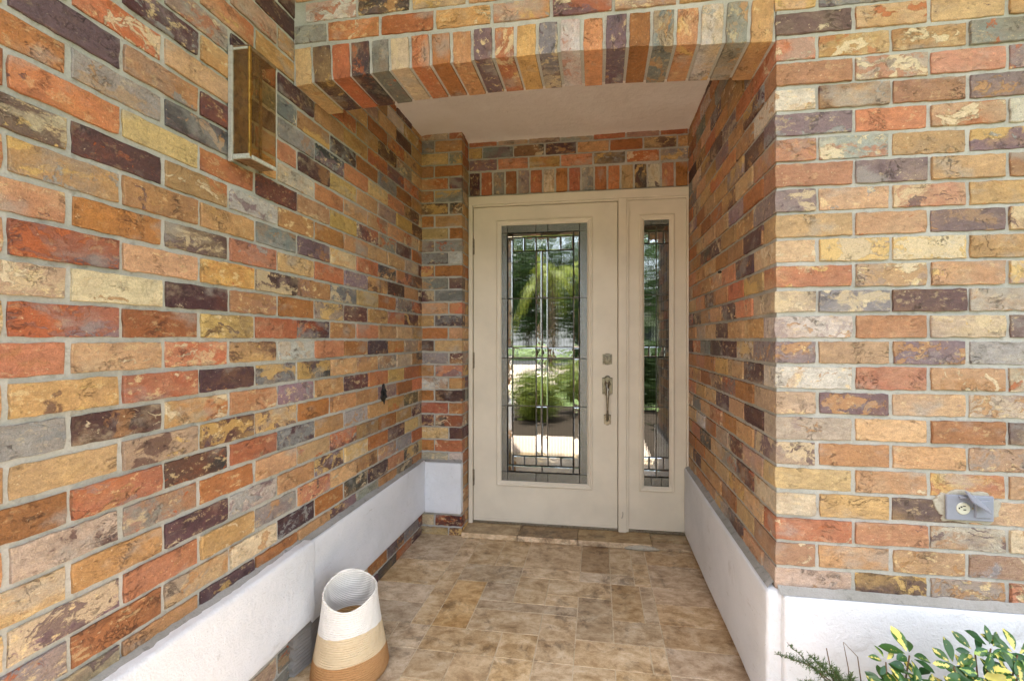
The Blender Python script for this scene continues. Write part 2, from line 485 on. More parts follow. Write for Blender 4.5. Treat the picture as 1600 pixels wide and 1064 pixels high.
M['curl'] = plain_material('grey_ribbed_block', (140, 136, 130), 0.85, 0.2, 0.2, 30, 0.5)

# ------------------------------------------------------------------ object helpers
def link(name, me, mat=None, parent=None, loc=(0, 0, 0), rot=(0, 0, 0)):
    o = bpy.data.objects.new(name, me)
    COL.objects.link(o)
    o.location = loc
    o.rotation_euler = rot
    if mat is not None and me is not None and not me.materials:
        me.materials.append(mat)
    if parent is not None:
        o.parent = parent
    return o

def thing(name, label, cat, loc=(0, 0, 0), group=None):
    o = bpy.data.objects.new(name, None)
    COL.objects.link(o)
    o.empty_display_size = 0.1
    o.location = loc
    tag(o, label, cat, group)
    return o

def tag(o, label, cat, group=None):
    o['label'] = label
    o['category'] = cat
    if group:
        o['group'] = group
    return o

def structure(o):
    o['kind'] = 'structure'
    return o

def to_mesh(bm, name, smooth=False):
    me = bpy.data.meshes.new(name)
    bm.normal_update()
    bm.to_mesh(me)
    bm.free()
    if smooth:
        for p in me.polygons:
            p.use_smooth = True
    return me

def bm_box(bm, x0, x1, y0, y1, z0, z1, mat=None):
    vs_ = [bm.verts.new(v) for v in ((x0, y0, z0), (x1, y0, z0), (x1, y1, z0), (x0, y1, z0),
                                     (x0, y0, z1), (x1, y0, z1), (x1, y1, z1), (x0, y1, z1))]
    fs = [(3, 2, 1, 0), (4, 5, 6, 7), (0, 1, 5, 4), (1, 2, 6, 5), (2, 3, 7, 6), (3, 0, 4, 7)]
    for f in fs:
        bm.faces.new([vs_[i] for i in f])
    if mat is not None:
        bmesh.ops.transform(bm, matrix=mat, verts=vs_)
    return vs_

def box_mesh(name, x0, x1, y0, y1, z0, z1, bevel=0.0, seg=2):
    bm = bmesh.new()
    bm_box(bm, x0, x1, y0, y1, z0, z1)
    if bevel:
        bmesh.ops.bevel(bm, geom=list(bm.edges), offset=bevel, segments=seg, profile=0.5, affect='EDGES')
    return to_mesh(bm, name, smooth=False)

def bm_tube(bm, pts, radii, n=8, cap=True):
    rings = []
    for i, p in enumerate(pts):
        p = Vector(p)
        a = Vector(pts[max(0, i - 1)]); b = Vector(pts[min(len(pts) - 1, i + 1)])
        d = (b - a)
        d = d.normalized() if d.length > 1e-9 else Vector((0, 0, 1))
        up = Vector((0, 0, 1)) if abs(d.z) < 0.9 else Vector((1, 0, 0))
        u = d.cross(up).normalized(); v = d.cross(u).normalized()
        r = radii[i] if isinstance(radii, (list, tuple)) else radii
        rings.append([bm.verts.new(p + u * math.cos(2 * PI * k / n) * r + v * math.sin(2 * PI * k / n) * r) for k in range(n)])
    for a, b in zip(rings, rings[1:]):
        for k in range(n):
            bm.faces.new((a[k], a[(k + 1) % n], b[(k + 1) % n], b[k]))
    if cap:
        bm.faces.new(rings[0][::-1]); bm.faces.new(rings[-1])
    return rings

def bm_lathe_y(bm, prof, center, n=20):
    """profile of (radius, y) revolved about the Y axis through center"""
    cx, cy, cz = center
    rings = []
    for r, y in prof:
        rings.append([bm.verts.new((cx + r * math.cos(2 * PI * k / n), cy + y, cz + r * math.sin(2 * PI * k / n))) for k in range(n)])
    for a, b in zip(rings, rings[1:]):
        for k in range(n):
            bm.faces.new((a[k], b[k], b[(k + 1) % n], a[(k + 1) % n]))
    bm.faces.new(rings[-1][::-1])

def bm_prism_y(bm, outline, y0, y1, inset=0.0):
    """outline in (x, z), front at y0 (towards the viewer), back at y1; front ring inset for a soft edge"""
    cx = sum(p[0] for p in outline) / len(outline); cz = sum(p[1] for p in outline) / len(outline)
    back = [bm.verts.new((x, y1, z)) for x, z in outline]
    mid = [bm.verts.new((x, y0 + inset, z)) for x, z in outline]
    rings = [back, mid]
    if inset:
        fr = []
        for x, z in outline:
            d = math.hypot(x - cx, z - cz)
            k = max(0.0, (d - inset)) / d
            fr.append(bm.verts.new((cx + (x - cx) * k, y0, cz + (z - cz) * k)))
        rings.append(fr)
    n = len(outline)
    for a, b in zip(rings, rings[1:]):
        for k in range(n):
            bm.faces.new((a[k], a[(k + 1) % n], b[(k + 1) % n], b[k]))
    bm.faces.new(rings[-1])
    bm.faces.new(back[::-1])

def frame_mesh(name, x0, x1, z0, z1, prof):
    """a mitred rectangular moulding: prof = list of (inward offset, y)"""
    bm = bmesh.new()
    rings = []
    for o, y in prof:
        rings.append([bm.verts.new(v) for v in ((x0 + o, y, z0 + o), (x1 - o, y, z0 + o), (x1 - o, y, z1 - o), (x0 + o, y, z1 - o))])
    for a, b in zip(rings, rings[1:]):
        for k in range(4):
            bm.faces.new((a[k], a[(k + 1) % 4], b[(k + 1) % 4], b[k]))
    return to_mesh(bm, name)

# ------------------------------------------------------------------ bricks
PAL = {
    'T': [(190, 142, 86), (176, 128, 74), (198, 154, 104), (184, 132, 70)],
    'O': [(166, 98, 26), (156, 90, 26), (174, 106, 34)],
    'R': [(192, 106, 52), (178, 95, 44), (196, 122, 76)],
    'M': [(80, 44, 47), (90, 54, 57), (72, 38, 42)],
    'P': [(124, 96, 104), (112, 84, 90), (142, 118, 122)],
    'G': [(138, 137, 132), (152, 149, 141), (120, 121, 120)],
    'W': [(205, 194, 176), (198, 193, 186), (210, 187, 150)],
    'Y': [(204, 162, 82), (198, 164, 104), (192, 148, 74)],
    'K': [(66, 62, 60), (76, 70, 66), (58, 52, 50)],
    'L': [(182, 149, 122), (172, 138, 114), (184, 160, 136)],
}
AMT = {'T': 0.42, 'O': 0.12, 'R': 0.45, 'M': 0.48, 'P': 0.58, 'G': 0.55, 'W': 0.5, 'Y': 0.4, 'K': 0.62, 'L': 0.6}
RND = 'TTTTTTTTTTTTTTTTTTTTTTTTTOOOOOORRRRRRMMMMMPPPGGWYYLLLLLK'

def brick_color(code, rng):
    r, g, b = rng.choice(PAL[code])
    j = rng.uniform(0.93, 1.06)
    c = srgb(min(255, r * j + rng.uniform(-6, 6)), min(255, g * j + rng.uniform(-6, 6)), min(255, b * j + rng.uniform(-6, 6)))
    jit = rng.uniform(-0.12, 0.12) if code == 'O' else rng.uniform(-0.3, 0.26)
    return (c[0], c[1], c[2], max(0.0, min(1.0, AMT[code] + jit)))

_brick_cache = {}
def brick_shape(length, height, depth, variant):
    """front face in the plane y=0 facing -y, centred; ragged outline, soft arris"""
    rng = random.Random(variant * 7919 + int(length * 2000) * 13 + int(height * 2000))
    hx, hz = length / 2, height / 2
    nL = max(3, int(length / 0.019)); nH = max(3, int(height / 0.021))
    base = []
    for i in range(nL): base.append((-hx + length * i / nL, -hz, 0, -1))
    for i in range(nH): base.append((hx, -hz + height * i / nH, 1, 0))
    for i in range(nL): base.append((hx - length * i / nL, hz, 0, 1))
    for i in range(nH): base.append((-hx, hz - height * i / nH, -1, 0))
    n = len(base)
    corner = {0, nL, nL + nH, 2 * nL + nH}
    V = []
    for i, (x, z, dx, dz) in enumerate(base):      # back ring
        V.append((x, depth, z))
    outer = []
    for i, (x, z, dx, dz) in enumerate(base):
        q = rng.uniform(-0.0020, 0.0014)
        if i in corner:
            q = rng.uniform(-0.0022, 0.0004)
            sx = -1 if x < 0 else 1; sz = -1 if z < 0 else 1
            pt = (x + sx * q, z + sz * q)
        else:
            pt = (x + dx * q + rng.uniform(-.002, .002) * abs(dz), z + dz * q)
        outer.append(pt)
        V.append((pt[0], 0.0014 + rng.uniform(-.0006, .0008), pt[1]))
    for i, (x, z) in enumerate(outer):             # inner front ring
        ins = rng.uniform(0.0006, 0.0020)
        kx = (hx - ins) / hx; kz = (hz - ins) / hz
        V.append((x * kx, rng.uniform(-0.0008, 0.0008), z * kz))
    F = []
    for i in range(n):
        k = (i + 1) % n
        F.append((i, k, n + k, n + i))
        F.append((n + i, n + k, 2 * n + k, 2 * n + i))
    # front: strip of quads between bottom and top runs, ends closed
    F.append(tuple(2 * n + i for i in range(n)))
    return V, F

def brick_mesh(length, height, depth, variant):
    key = (round(length * 500), round(height * 500), round(depth * 200), variant)
    if key not in _brick_cache:
        V, F = brick_shape(key[0] / 500, key[1] / 500, depth, variant)
        me = bpy.data.meshes.new('brick')
        me.from_pydata(V, [], F)
        me.update()
        me.materials.append(M['brick'])
        _brick_cache[key] = me
    return _brick_cache[key]

camR = Vector((math.cos(YAW), math.sin(YAW), 0)); camF = Vector((-math.sin(YAW), math.cos(YAW), 0))
def project(p):
    d = p.dot(camF)
    if d < 0.05:
        return None
    return (832 + 691.2 * p.dot(camR) / d, 530.6 - 691.2 * (p.z - CAM_H) / d)

class Brickwork:
    def __init__(self, parent, seed, chalk=0.0):
        self.parent = parent
        self.chalk = chalk
        self.items = []
        self.rng = random.Random(seed)
    def add(self, center, rotz, length, height, depth=0.07, code=None, roll=0.0, pitch=0.0):
        """center = middle of the brick face; roll = turn in the plane of the face"""
        rng = self.rng
        code = code or rng.choice(RND)
        n = Vector((math.sin(rotz), -math.cos(rotz), 0))
        c = Vector(center) + n * rng.uniform(-0.0028, 0.0036)
        rot = Matrix.Rotation(rotz, 4, 'Z') @ Matrix.Rotation(pitch, 4, 'X') @ Matrix.Rotation(roll + rng.uniform(-0.006, 0.006), 4, 'Y') @ Matrix.Rotation(rng.uniform(-0.008, 0.008), 4, 'Z')
        self.items.append((c, rot, length + rng.uniform(-0.003, 0.003), height + rng.uniform(-0.003, 0.002), depth, rng.randrange(6), self.tinted(brick_color(code, rng))))
    def tinted(self, c):
        k = self.chalk * self.rng.uniform(0.3, 1.6)
        q = srgb(176, 156, 142)
        return tuple(a + (b - a) * k for a, b in zip(c[:3], q[:3])) + (c[3],)
    def build(self, most=295):
        scored = []
        for it in self.items:
            c, rot, ln, ht, dp, va, colr = it
            e = rot.to_3x3() @ Vector((ln / 2, 0, 0)); u = rot.to_3x3() @ Vector((0, 0, ht / 2))
            ps = [project(c + e * a + u * b) for a, b in ((-1, -1), (1, -1), (1, 1), (-1, 1))]
            area = 0
            if all(ps):
                for i in range(4):
                    x0, y0 = ps[i]; x1, y1 = ps[(i + 1) % 4]
                    area += x0 * y1 - x1 * y0
                area = abs(area) / 2
                if not any(-10 < x < 1610 and -10 < y < 1074 for x, y in ps):
                    area = 0
            scored.append((area, it))
        scored.sort(key=lambda s: -s[0])
        singles = [it for a, it in scored[:most] if a > 40]
        rest = [it for k, (a, it) in enumerate(scored) if not (k < most and a > 40)]
        for c, rot, ln, ht, dp, va, colr in singles:
            o = link('brick', brick_mesh(ln, ht, dp, va), None, self.parent)
            o.matrix_local = Matrix.Translation(c) @ rot
            o.color = colr
        if rest:
            V = []; F = []; colA = []; rnd = []; lc = []
            for c, rot, ln, ht, dp, va, colr in rest:
                v, f = brick_shape(ln, ht, dp, va)
                b = len(V)
                rv = self.rng.random()
                for q in v:
                    V.append(c + rot.to_3x3() @ Vector(q)); colA += list(colr); rnd.append(rv); lc += list(q)
                F += [tuple(i + b for i in ff) for ff in f]
            me = bpy.data.meshes.new('brick_field')
            me.from_pydata(V, [], F)
            me.attributes.new('bcol', 'FLOAT_COLOR', 'POINT').data.foreach_set('color', colA)
            me.attributes.new('brnd', 'FLOAT', 'POINT').data.foreach_set('value', rnd)
            me.attributes.new('blc', 'FLOAT_VECTOR', 'POINT').data.foreach_set('vector', lc)
            me.update()
            o = link('brick_field', me, M['brick_field'], self.parent)
            o['kind'] = 'stuff'
        print('bricks', self.parent.name, len(singles), len(rest))

HB = C - J          # brick height
R90 = PI / 2

# ------------------------------------------------------------------ left wall
LEFT = {
    -16: 'G L G G L G M K O M K', -15: 'L G G L G K M O K G M', -14: 'G L G G L M O K M G K', -13: 'G G G G G K O M G K',
    -10: 'G T M O T P G T K T', -9: 'G O T W M O K M R K', -8: 'P R T G R T T L G R', -7: 'T T M W T P W O M Y',
    -6: 'L G O T T R M O T M', -5: 'O R K R M T G T T K', -4: 'T L M T O T T P O R', -3: 'G M T T P T M R Y R',
    -2: 'T R M G K T T G W K', -1: 'R T R T W R O M T T', 0: 'P O Y R M T R T T T', 1: 'L W M T O L M T R M',
    2: 'P T Y M T G T O G R', 3: 'R O M R T R P T M T', 4: 'T T T G P T R K R M', 5: 'W M T W T O T T T L',
    6: 'R Y R M T Y M G M O', 7: 'O G K T W R T L T R', 8: 'P T M R M Y T P Y M', 9: 'T R T M G K R Y R M',
    10: 'T M T G T M O G O T', 11: 'T T G M M T Y R P R', 12: 'O T R T P R T M G T',
}
left_wall = thing('brick_wall', 'long multicoloured brick wall on the left with grey mortar and white band', 'brick wall', (DX, 1.4, 0))
# things stand at the origin of the place so that their parts keep world coordinates
left_wall.location = (0, 0, 0)
bw = Brickwork(left_wall, 11)
for k in range(-16, 23):
    odd = k % 2
    row = LEFT.get(k)
    row = row.split() if row else None
    s = -5 if odd else -4
    while True:
        y0 = YA + s * L / 2; y1 = y0 + L
        idx = (s - (-1 if odd else 0)) // 2
        code = row[idx] if row and 0 <= idx < len(row) else None
        a, b = max(y0, 0.15) + J / 2, min(y1, YP + 0.04) - J / 2
        if y0 > YP: break
        if b - a > 0.03 and not (-15.5 < k < -11 and False):
            hidden = (bed(k) > 0.19 and bed(k + 1) < 0.44)
            if not hidden:
                bw.add((DX, (a + b) / 2, bed(k) + C / 2), R90, b - a, HB, 0.07, code)
        s += 2
bw.build(297)
link('mortar', box_mesh('mortar', -1.45, DX - 0.0058, 0.155, 2.86, -0.1, ZT), M['mortar'], left_wall)

def band(name, parent, x0, x1, y0, y1, z0, z1, bevel=0.010, seed=1, axis='y'):
    """a white rendered band; edges softened and a little uneven"""
    bm = bmesh.new()
    bm_box(bm, x0, x1, y0, y1, z0, z1)
    bmesh.ops.bevel(bm, geom=list(bm.edges), offset=bevel, segments=3, profile=0.5, affect='EDGES')
    long_edges = [e for e in bm.edges if e.calc_length() > 0.15]
    bmesh.ops.subdivide_edges(bm, edges=[e for e in long_edges], cuts=14, use_grid_fill=True)
    for v in bm.verts:
        p = Vector((v.co.x * 5, v.co.y * 5, v.co.z * 9 + seed * 3.1))
        d = mnoise.noise_vector(p) * 0.0028 + mnoise.noise_vector(p * 4) * 0.0009
        v.co += d
    bmesh.ops.recalc_face_normals(bm, faces=list(bm.faces))
    return link(name, to_mesh(bm, name, smooth=True), M['stucco'], parent)

band('painted_band', left_wall, DX - 0.03, DX + 0.030, 1.515, YP - 0.012, 0.142, 0.457, 0.008, 1)
band('painted_band', left_wall, DX - 0.03, DX + 0.052, 0.15, 1.507, 0.178, 0.466, 0.011, 2)

def cement_cap(parent, pts_in, pts_out, name='cement_cap', seed=3):
    """a rough sloping wash of cement between the top of a band and the wall; pts along the run"""
    n = 140
    bm = bmesh.new()
    rows = []
    for i in range(n + 1):
        t = i / n
        a = Vector(pts_in[0]).lerp(Vector(pts_in[1]), t)
        b = Vector(pts_out[0]).lerp(Vector(pts_out[1]), t)
        ring = []
        for q in range(5):
            p = a.lerp(b, q / 4)
            d = mnoise.noise(Vector((p.x * 30, p.y * 30, p.z * 30 + seed))) * 0.008 + mnoise.noise(Vector((p.x * 9, p.y * 9, seed))) * 0.006
            p.z += abs(d) * (1.0, 1.0, 0.8, 0.5, 0.15)[q] + (0.0, .0, .001, .002, .0025)[q]
            ring.append(bm.verts.new(p))
        rows.append(ring)
    for a, b in zip(rows, rows[1:]):
        for q in range(4):
            bm.faces.new((a[q], a[q + 1], b[q + 1], b[q]))
    bmesh.ops.recalc_face_normals(bm, faces=list(bm.faces))
    for f in bm.faces:
        if f.normal.z < 0:
            f.normal_flip()
    return link(name, to_mesh(bm, name, smooth=True), M['cement'], parent)
cement_cap(left_wall, ((DX - 0.001, 0.16, 0.475), (DX - 0.001, YP, 0.465)), ((DX + 0.040, 0.16, 0.462), (DX + 0.024, YP, 0.453)))

# grey ribbed block under the end of the near band
bm = bmesh.new()
prof = []
for i in range(27):
    z = 0.004 + i * 0.0066
    prof.append((0.0 if i % 2 else 0.0042, z))
va = [bm.verts.new((DX + 0.012 + p[0], 1.435 + 0.006 * math.sin(i), p[1])) for i, p in enumerate(prof)]
vb = [bm.verts.new((DX + 0.026 + p[0], 1.51, p[1])) for p in prof]
vc = [bm.verts.new((DX + 0.014 + p[0], 1.59 + 0.004 * math.sin(i * 2), p[1])) for i, p in enumerate(prof)]
vd = [bm.verts.new((DX - 0.03, 1.435, p[1])) for p in prof]
ve = [bm.verts.new((DX - 0.03, 1.59, p[1])) for p in prof]
for A, B in ((vd, va), (va, vb), (vb, vc), (vc, ve)):
    for i in range(len(prof) - 1):
        bm.faces.new((A[i], B[i], B[i + 1], A[i + 1]))
bmesh.ops.recalc_face_normals(bm, faces=list(bm.faces))
link('ribbed_block', to_mesh(bm, 'ribbed_block'), M['curl'], left_wall)

# ------------------------------------------------------------------ pier left of the door and brickwork over the door
pier = thing('brick_pier', 'narrow brick pier between the left wall and the door with white panel low down', 'brick pier')
bw = Brickwork(pier, 23)
PIERC = {9: 'OT', 8: 'YO', 7: 'PG', 6: 'GW', 5: 'RO', 4: 'GM', 3: 'MG', 2: 'TR', 1: 'TM', 0: 'OT', -1: 'MY', -2: 'GM', -3: 'TR',
         -4: 'WT', -5: 'OM', -6: 'RO', -7: 'MK', -8: 'YM', -9: 'OR', -10: 'GW', -14: 'TR', -15: 'WM', 10: 'MK', 11: 'TG', 12: 'TP', 13: 'TO', 14: 'YG', 15: 'GT', 16: 'LL'}
for k in range(-16, 17):
    z0, z1 = bed(k), min(bed(k + 1), ZC + 0.03)
    jx = -1.006 if k % 2 else -0.915
    cc = PIERC.get(k, None)
    if bed(k) > 0.19 and bed(k + 1) < 0.42:
        pass
    else:
        for q, (a, b) in enumerate(((DX - 0.01, jx), (jx, XP + J / 2))):
            bw.add(((a + b) / 2, YP, (z0 + z1) / 2), 0.0, b - a - J, z1 - z0 - J, 0.06, cc[q] if cc else None)
    bw.add((XP, (YP + YD) / 2 + 0.012, (z0 + z1) / 2), R90, 0.118, z1 - z0 - J, 0.02)
bw.build(200)
link('mortar', box_mesh('mortar', DX - 0.004, XP - 0.005, YP + 0.0058, 2.86, -0.1, ZT), M['mortar'], pier)
band('painted_panel', pier, DX + 0.027, XP + 0.002, YP - 0.030, YP + 0.02, 0.140, 0.452, 0.008, 5)
cement_cap(pier, ((DX, YP + 0.002, 0.466), (XP, YP + 0.002, 0.465)), ((DX, YP - 0.024, 0.450), (XP, YP - 0.024, 0.450)), seed=9)

lintel = thing('brick_lintel', 'brickwork above the door with a row of upright bricks along the door head', 'brick lintel')
bw = Brickwork(lintel, 31)
SOLD = 'M R G O P R W O R G O R Y K W R O'.split()
for i in range(17):
    w = (XR - XP) / 17
    bw.add((XP + w * (i + 0.5), YD, 2.2055), 0.0, 0.143, w - J, 0.05, SOLD[i], roll=R90)
for k, off, cc in ((14, -0.636, 'PRYRKRG'), (15, -0.735, 'YGKMTOY'), (16, -0.636, 'RLLGRLR')):
    x = off - L; i = 0
    while x < XR:
        a, b = max(x, XP), min(x + L, XR)
        if b - a > 0.03:
            z0, z1 = bed(k), min(bed(k + 1), ZC + 0.01)
            bw.add(((a + b) / 2, YD, (z0 + z1) / 2), 0.0, b - a - J, z1 - z0 - J, 0.05, cc[i % len(cc)])
            i += 1
        x += L
bw.build(200)
link('mortar', box_mesh('mortar', XP - 0.004, XR + 0.2, YD + 0.0058, 2.86, 2.126, ZT), M['mortar'], lintel)

# ------------------------------------------------------------------ right wall: front face, corner and the side inside the entry
RIGHT = {14: 'TGPT', 13: 'TGPT', 12: 'MTYT', 11: 'RTTG', 10: 'OLRP', 9: 'WTOP', 8: 'PRTW', 7: 'RGTP', 6: 'OPTO', 5: 'PTRY', 4: 'TTPT', 3: 'TPWT',
         2: 'RLTL', 1: 'LGML', 0: 'WOLM', -1: 'PTPG', -2: 'WRTW', -3: 'LMTW', -4: 'LTOM', -5: 'PTTT', -6: 'YTRT', -7: 'WYMT', -8: 'ROWW', -9: 'OTTG', -10: 'LMLR'}
right_wall = thing('brick_wall', 'multicoloured brick front wall on the right with outlet and white band at its foot', 'brick wall')
entry_wall = thing('brick_wall', 'receding brick side wall right of the door with low white band', 'brick wall')
bw = Brickwork(right_wall, 41, 0.20)
bs = Brickwork(entry_wall, 43)
XE = 3.3
for k in range(-16, 23):
    odd = k % 2
    z = bed(k) + C / 2
    cc = RIGHT.get(k)
    j0 = 0.6603 if odd else 0.7612
    # corner brick, seen on both faces
    if bed(k + 1) > 0.40:
        bw.add(((XR + j0 - J / 2) / 2, YF, z), 0.0, j0 - J / 2 - XR, HB, 0.19 if odd else 0.095, cc[0] if cc else None)
        x = j0; i = 1
        while x < XE:
            b = min(x + L, XE)
            if b - x > 0.04:
                bw.add(((x + b) / 2, YF, z), 0.0, b - x - J, HB, 0.06, cc[i] if cc and i < len(cc) else None)
            x += L; i += 1
    y = YF + (0.19 + J / 2 if odd else 0.095 + J / 2)
    while y < YD:
        b = min(y + L, YD + 0.05)
        if b - y > 0.03 and not (bed(k) > 0.05 and bed(k + 1) < 0.42) and bed(k) < 2.5:
            bs.add((XR, (y + b) / 2, z), -R90, b - y - J, HB, 0.06)
        y += L
bw.build(200)
bs.build(250)
link('mortar', box_mesh('mortar', XR + 0.0058, XE - 0.004, YF + 0.0058, 1.7, -0.1, ZT), M['mortar'], right_wall)
link('mortar', box_mesh('mortar', XR + 0.0058, 0.8, 1.7, 2.86, -0.1, ZT), M['mortar'], entry_wall)
band('painted_band', right_wall, XR + 0.012, XE, YF - 0.034, YF + 0.03, -0.09, 0.437, 0.009, 7)
band('painted_band', entry_wall, XR - 0.030, XR + 0.03, YF - 0.012, 2.752, 0.046, 0.441, 0.011, 8)
cement_cap(entry_wall, ((XR + 0.001, YF + 0.01, 0.458), (XR + 0.001, 2.75, 0.452)), ((XR - 0.024, YF - 0.004, 0.441), (XR - 0.024, 2.75, 0.438)), seed=15)
cement_cap(right_wall, ((XR + 0.004, YF - 0.004, 0.454), (XE, YF - 0.004, 0.452)), ((XR + 0.004, YF - 0.028, 0.436), (XE, YF - 0.028, 0.436)), seed=21)

# ------------------------------------------------------------------ arch over the entry and the wall above it
arch = thing('brick_arch', 'shallow arch of upright bricks spanning the entry, brick courses above', 'brick arch')
bw = Brickwork(arch, 51)
AR = 'T M R K G W R O T P R Y G W R P O G R W G T'.split()
XM = (DX + XR) / 2
def intrados(x):
    t = (x - XM) / ((XR - DX) / 2)
    return 2.152 - 0.032 * t * t
NA = 22
wA = (XR - DX) / NA
YB = 1.655
for i in range(NA):
    x = DX + wA * (i + 0.5)
    t = (x - XM) / ((XR - DX) / 2)
    zi = intrados(x)
    bw.add((x, YF, (zi + 2.256) / 2), 0.0, 2.256 - zi, wA - J, YB - YF, AR[i], roll=R90 + 0.05 * t)
for k in range(14, 23):
    off = -0.959 if k % 2 == 0 else -0.844
    x = off - L
    i = 0
    while x < XR - 0.02:
        a, b = max(x, DX), min(x + L, XR - (0.0 if k % 2 else 0.0))
        if b - a > 0.03:
            bw.add(((a + b) / 2, YF, bed(k) - 0.021 + C / 2), 0.0, b - a - J, HB, 0.06,
                   {14: 'GROTRPL', 15: 'WKLTPMT', 16: 'TGLRTPM'}.get(k, '')[i:i + 1] or None)
            i += 1
        x += L
bw.build(200)
bm = bmesh.new()
n = 44
rings = []
for i in range(n + 1):
    x = DX - 0.002 + (XR - DX + 0.004) * i / n
    z = intrados(x) + 0.0058
    rings.append([bm.verts.new((x, YF + 0.0058, z)), bm.verts.new((x, YB - 0.006, z)), bm.verts.new((x, YB - 0.006, ZT)), bm.verts.new((x, YF + 0.0058, ZT))])
for a, b in zip(rings, rings[1:]):
    for q in range(4):
        bm.faces.new((a[q], b[q], b[(q + 1) % 4], a[(q + 1) % 4]))
bmesh.ops.recalc_face_normals(bm, faces=list(bm.faces))
link('mortar', to_mesh(bm, 'mortar'), M['mortar'], arch)

# ------------------------------------------------------------------ ceiling and floor
bm = bmesh.new()
bmesh.ops.create_grid(bm, x_segments=110, y_segments=80, size=0.5)
for v in bm.verts:
    x = DX - 0.02 + (v.co.x + 0.5) * (XR - DX + 0.04); y = YB - 0.02 + (v.co.y + 0.5) * (YD - YB + 0.05)
    edge = min(x - DX, XR - x, YD - y)
    z = ZC + mnoise.noise(Vector((x * 6, y * 6, 0))) * 0.003 - (0.010 * math.exp(-max(edge, 0) / 0.02)) + mnoise.noise(Vector((x * 40, y * 40, 3))) * 0.003
    v.co = (x, y, z)
structure(link('ceiling', to_mesh(bm, 'ceiling', True), M['ceiling']))

floor = structure(link('floor', box_mesh('floor', DX - 0.02, XR + 0.02, 0.9, 2.78, -0.12, -0.0022), M['grout']))
TL = [(.26, .54, 1.645, 1.79), (.26, .54, 1.79, 1.935), (.26, .54, 1.935, 2.085), (.26, .54, 2.085, 2.22), (.26, .54, 2.22, 2.44), (.26, .54, 2.44, 2.61),
      (.26, .54, 1.5, 1.645), (.26, .54, 1.35, 1.5), (.26, .54, 1.2, 1.35), (.26, .54, 1.05, 1.2), (.26, .54, .9, 1.05),
      (-.09, .2, 1.645, 1.79), (.2, .26, 1.645, 1.79), (.063, .26, 1.79, 1.935), (.063, .2, 1.935, 2.22), (.2, .26, 1.935, 2.22), (.063, .18, 2.22, 2.315),
      (.18, .26, 2.22, 2.44), (.063, .18, 2.315, 2.61), (.18, .26, 2.44, 2.61), (-.09, .063, 1.79, 2.085), (-.09, .063, 2.315, 2.61), (-.24, .063, 2.085, 2.22),
      (-.09, .063, 2.22, 2.315), (-.39, -.09, 2.22, 2.315), (-.39, -.09, 2.315, 2.61), (-.24, -.09, 1.645, 1.935), (-.545, -.09, 1.935, 2.0), (-.24, -.09, 2.0, 2.085),
      (-.39, -.24, 2.0, 2.22), (-.545, -.39, 2.0, 2.15), (-.545, -.24, 1.79, 1.935), (-.39, -.24, 1.645, 1.79), (-.70, -.39, 1.645, 1.79), (-.70, -.545, 1.79, 2.15),
      (-.79, -.70, 1.79, 2.22), (-.70, -.39, 2.15, 2.315), (-.545, -.39, 2.315, 2.61), (-.70, -.545, 2.315, 2.61), (-.79, -.70, 2.22, 2.61),
      (-1.088, -.79, 2.315, 2.63), (-1.088, -.79, 2.22, 2.315), (-1.088, -.79, 2.085, 2.22), (-1.088, -.79, 1.935, 2.085), (-1.088, -.79, 1.79, 1.935),
      (-1.088, -.84, 1.645, 1.79), (-.84, -.70, 1.645, 1.79), (-1.088, -.84, 1.5, 1.645), (-.84, -.70, 1.35, 1.645), (-.70, -.545, 1.5, 1.645), (-.545, -.39, 1.35, 1.645),
      (-.39, -.24, 1.5, 1.645), (-.24, -.09, 1.35, 1.645), (-.09, .063, 1.5, 1.645), (.063, .26, 1.5, 1.645),
      (-.70, -.545, 1.35, 1.5), (-.39, -.24, 1.35, 1.5), (-.09, .26, 1.35, 1.5), (-1.088, -.84, 1.35, 1.5)]
for a in (-1.088, -.84, -.545, -.24, .063):
    b = {-1.088: -.84, -.84: -.545, -.545: -.24, -.24: .063, .063: .26}[a]
    TL += [(a, b, 1.2, 1.35), (a, b, 1.05, 1.2), (a, b, .9, 1.05)]
rt = random.Random(5)
TINT = {(-.09, .063, 2.315, 2.61): (.72, .64, .54), (-.70, -.545, 1.79, 2.15): (.95, .86, .70), (-.39, -.09, 2.315, 2.61): (.86, .8, .7), (-.545, -.39, 1.35, 1.645): (.97, .89, .75),
        (.063, .2, 1.935, 2.22): (.82, .77, .7), (-.09, .063, 1.79, 2.085): (.88, .83, .74), (-.70, -.39, 1.645, 1.79): (.86, .83, .78)}
for (x0, x1, y0, y1) in TL:
    g2 = 0.0021
    me = box_mesh('floor_tile', -(x1 - x0) / 2 + g2, (x1 - x0) / 2 - g2, -(y1 - y0) / 2 + g2, (y1 - y0) / 2 - g2, -0.012, 0.0, 0.0006, 1)
    o = link('floor_tile', me, M['travertine'], floor, ((x0 + x1) / 2, (y0 + y1) / 2, rt.uniform(-0.0008, 0.0006)))
    if x0 >= .26:
        o.color = (1.0, 0.95, 0.93, 1)
    else:
        t = TINT.get((x0, x1, y0, y1))
        q = rt.uniform(0.94, 1.04)
        o.color = (t[0], t[1], t[2], 1) if t else (q, q * 0.985, q * 0.96, 1)

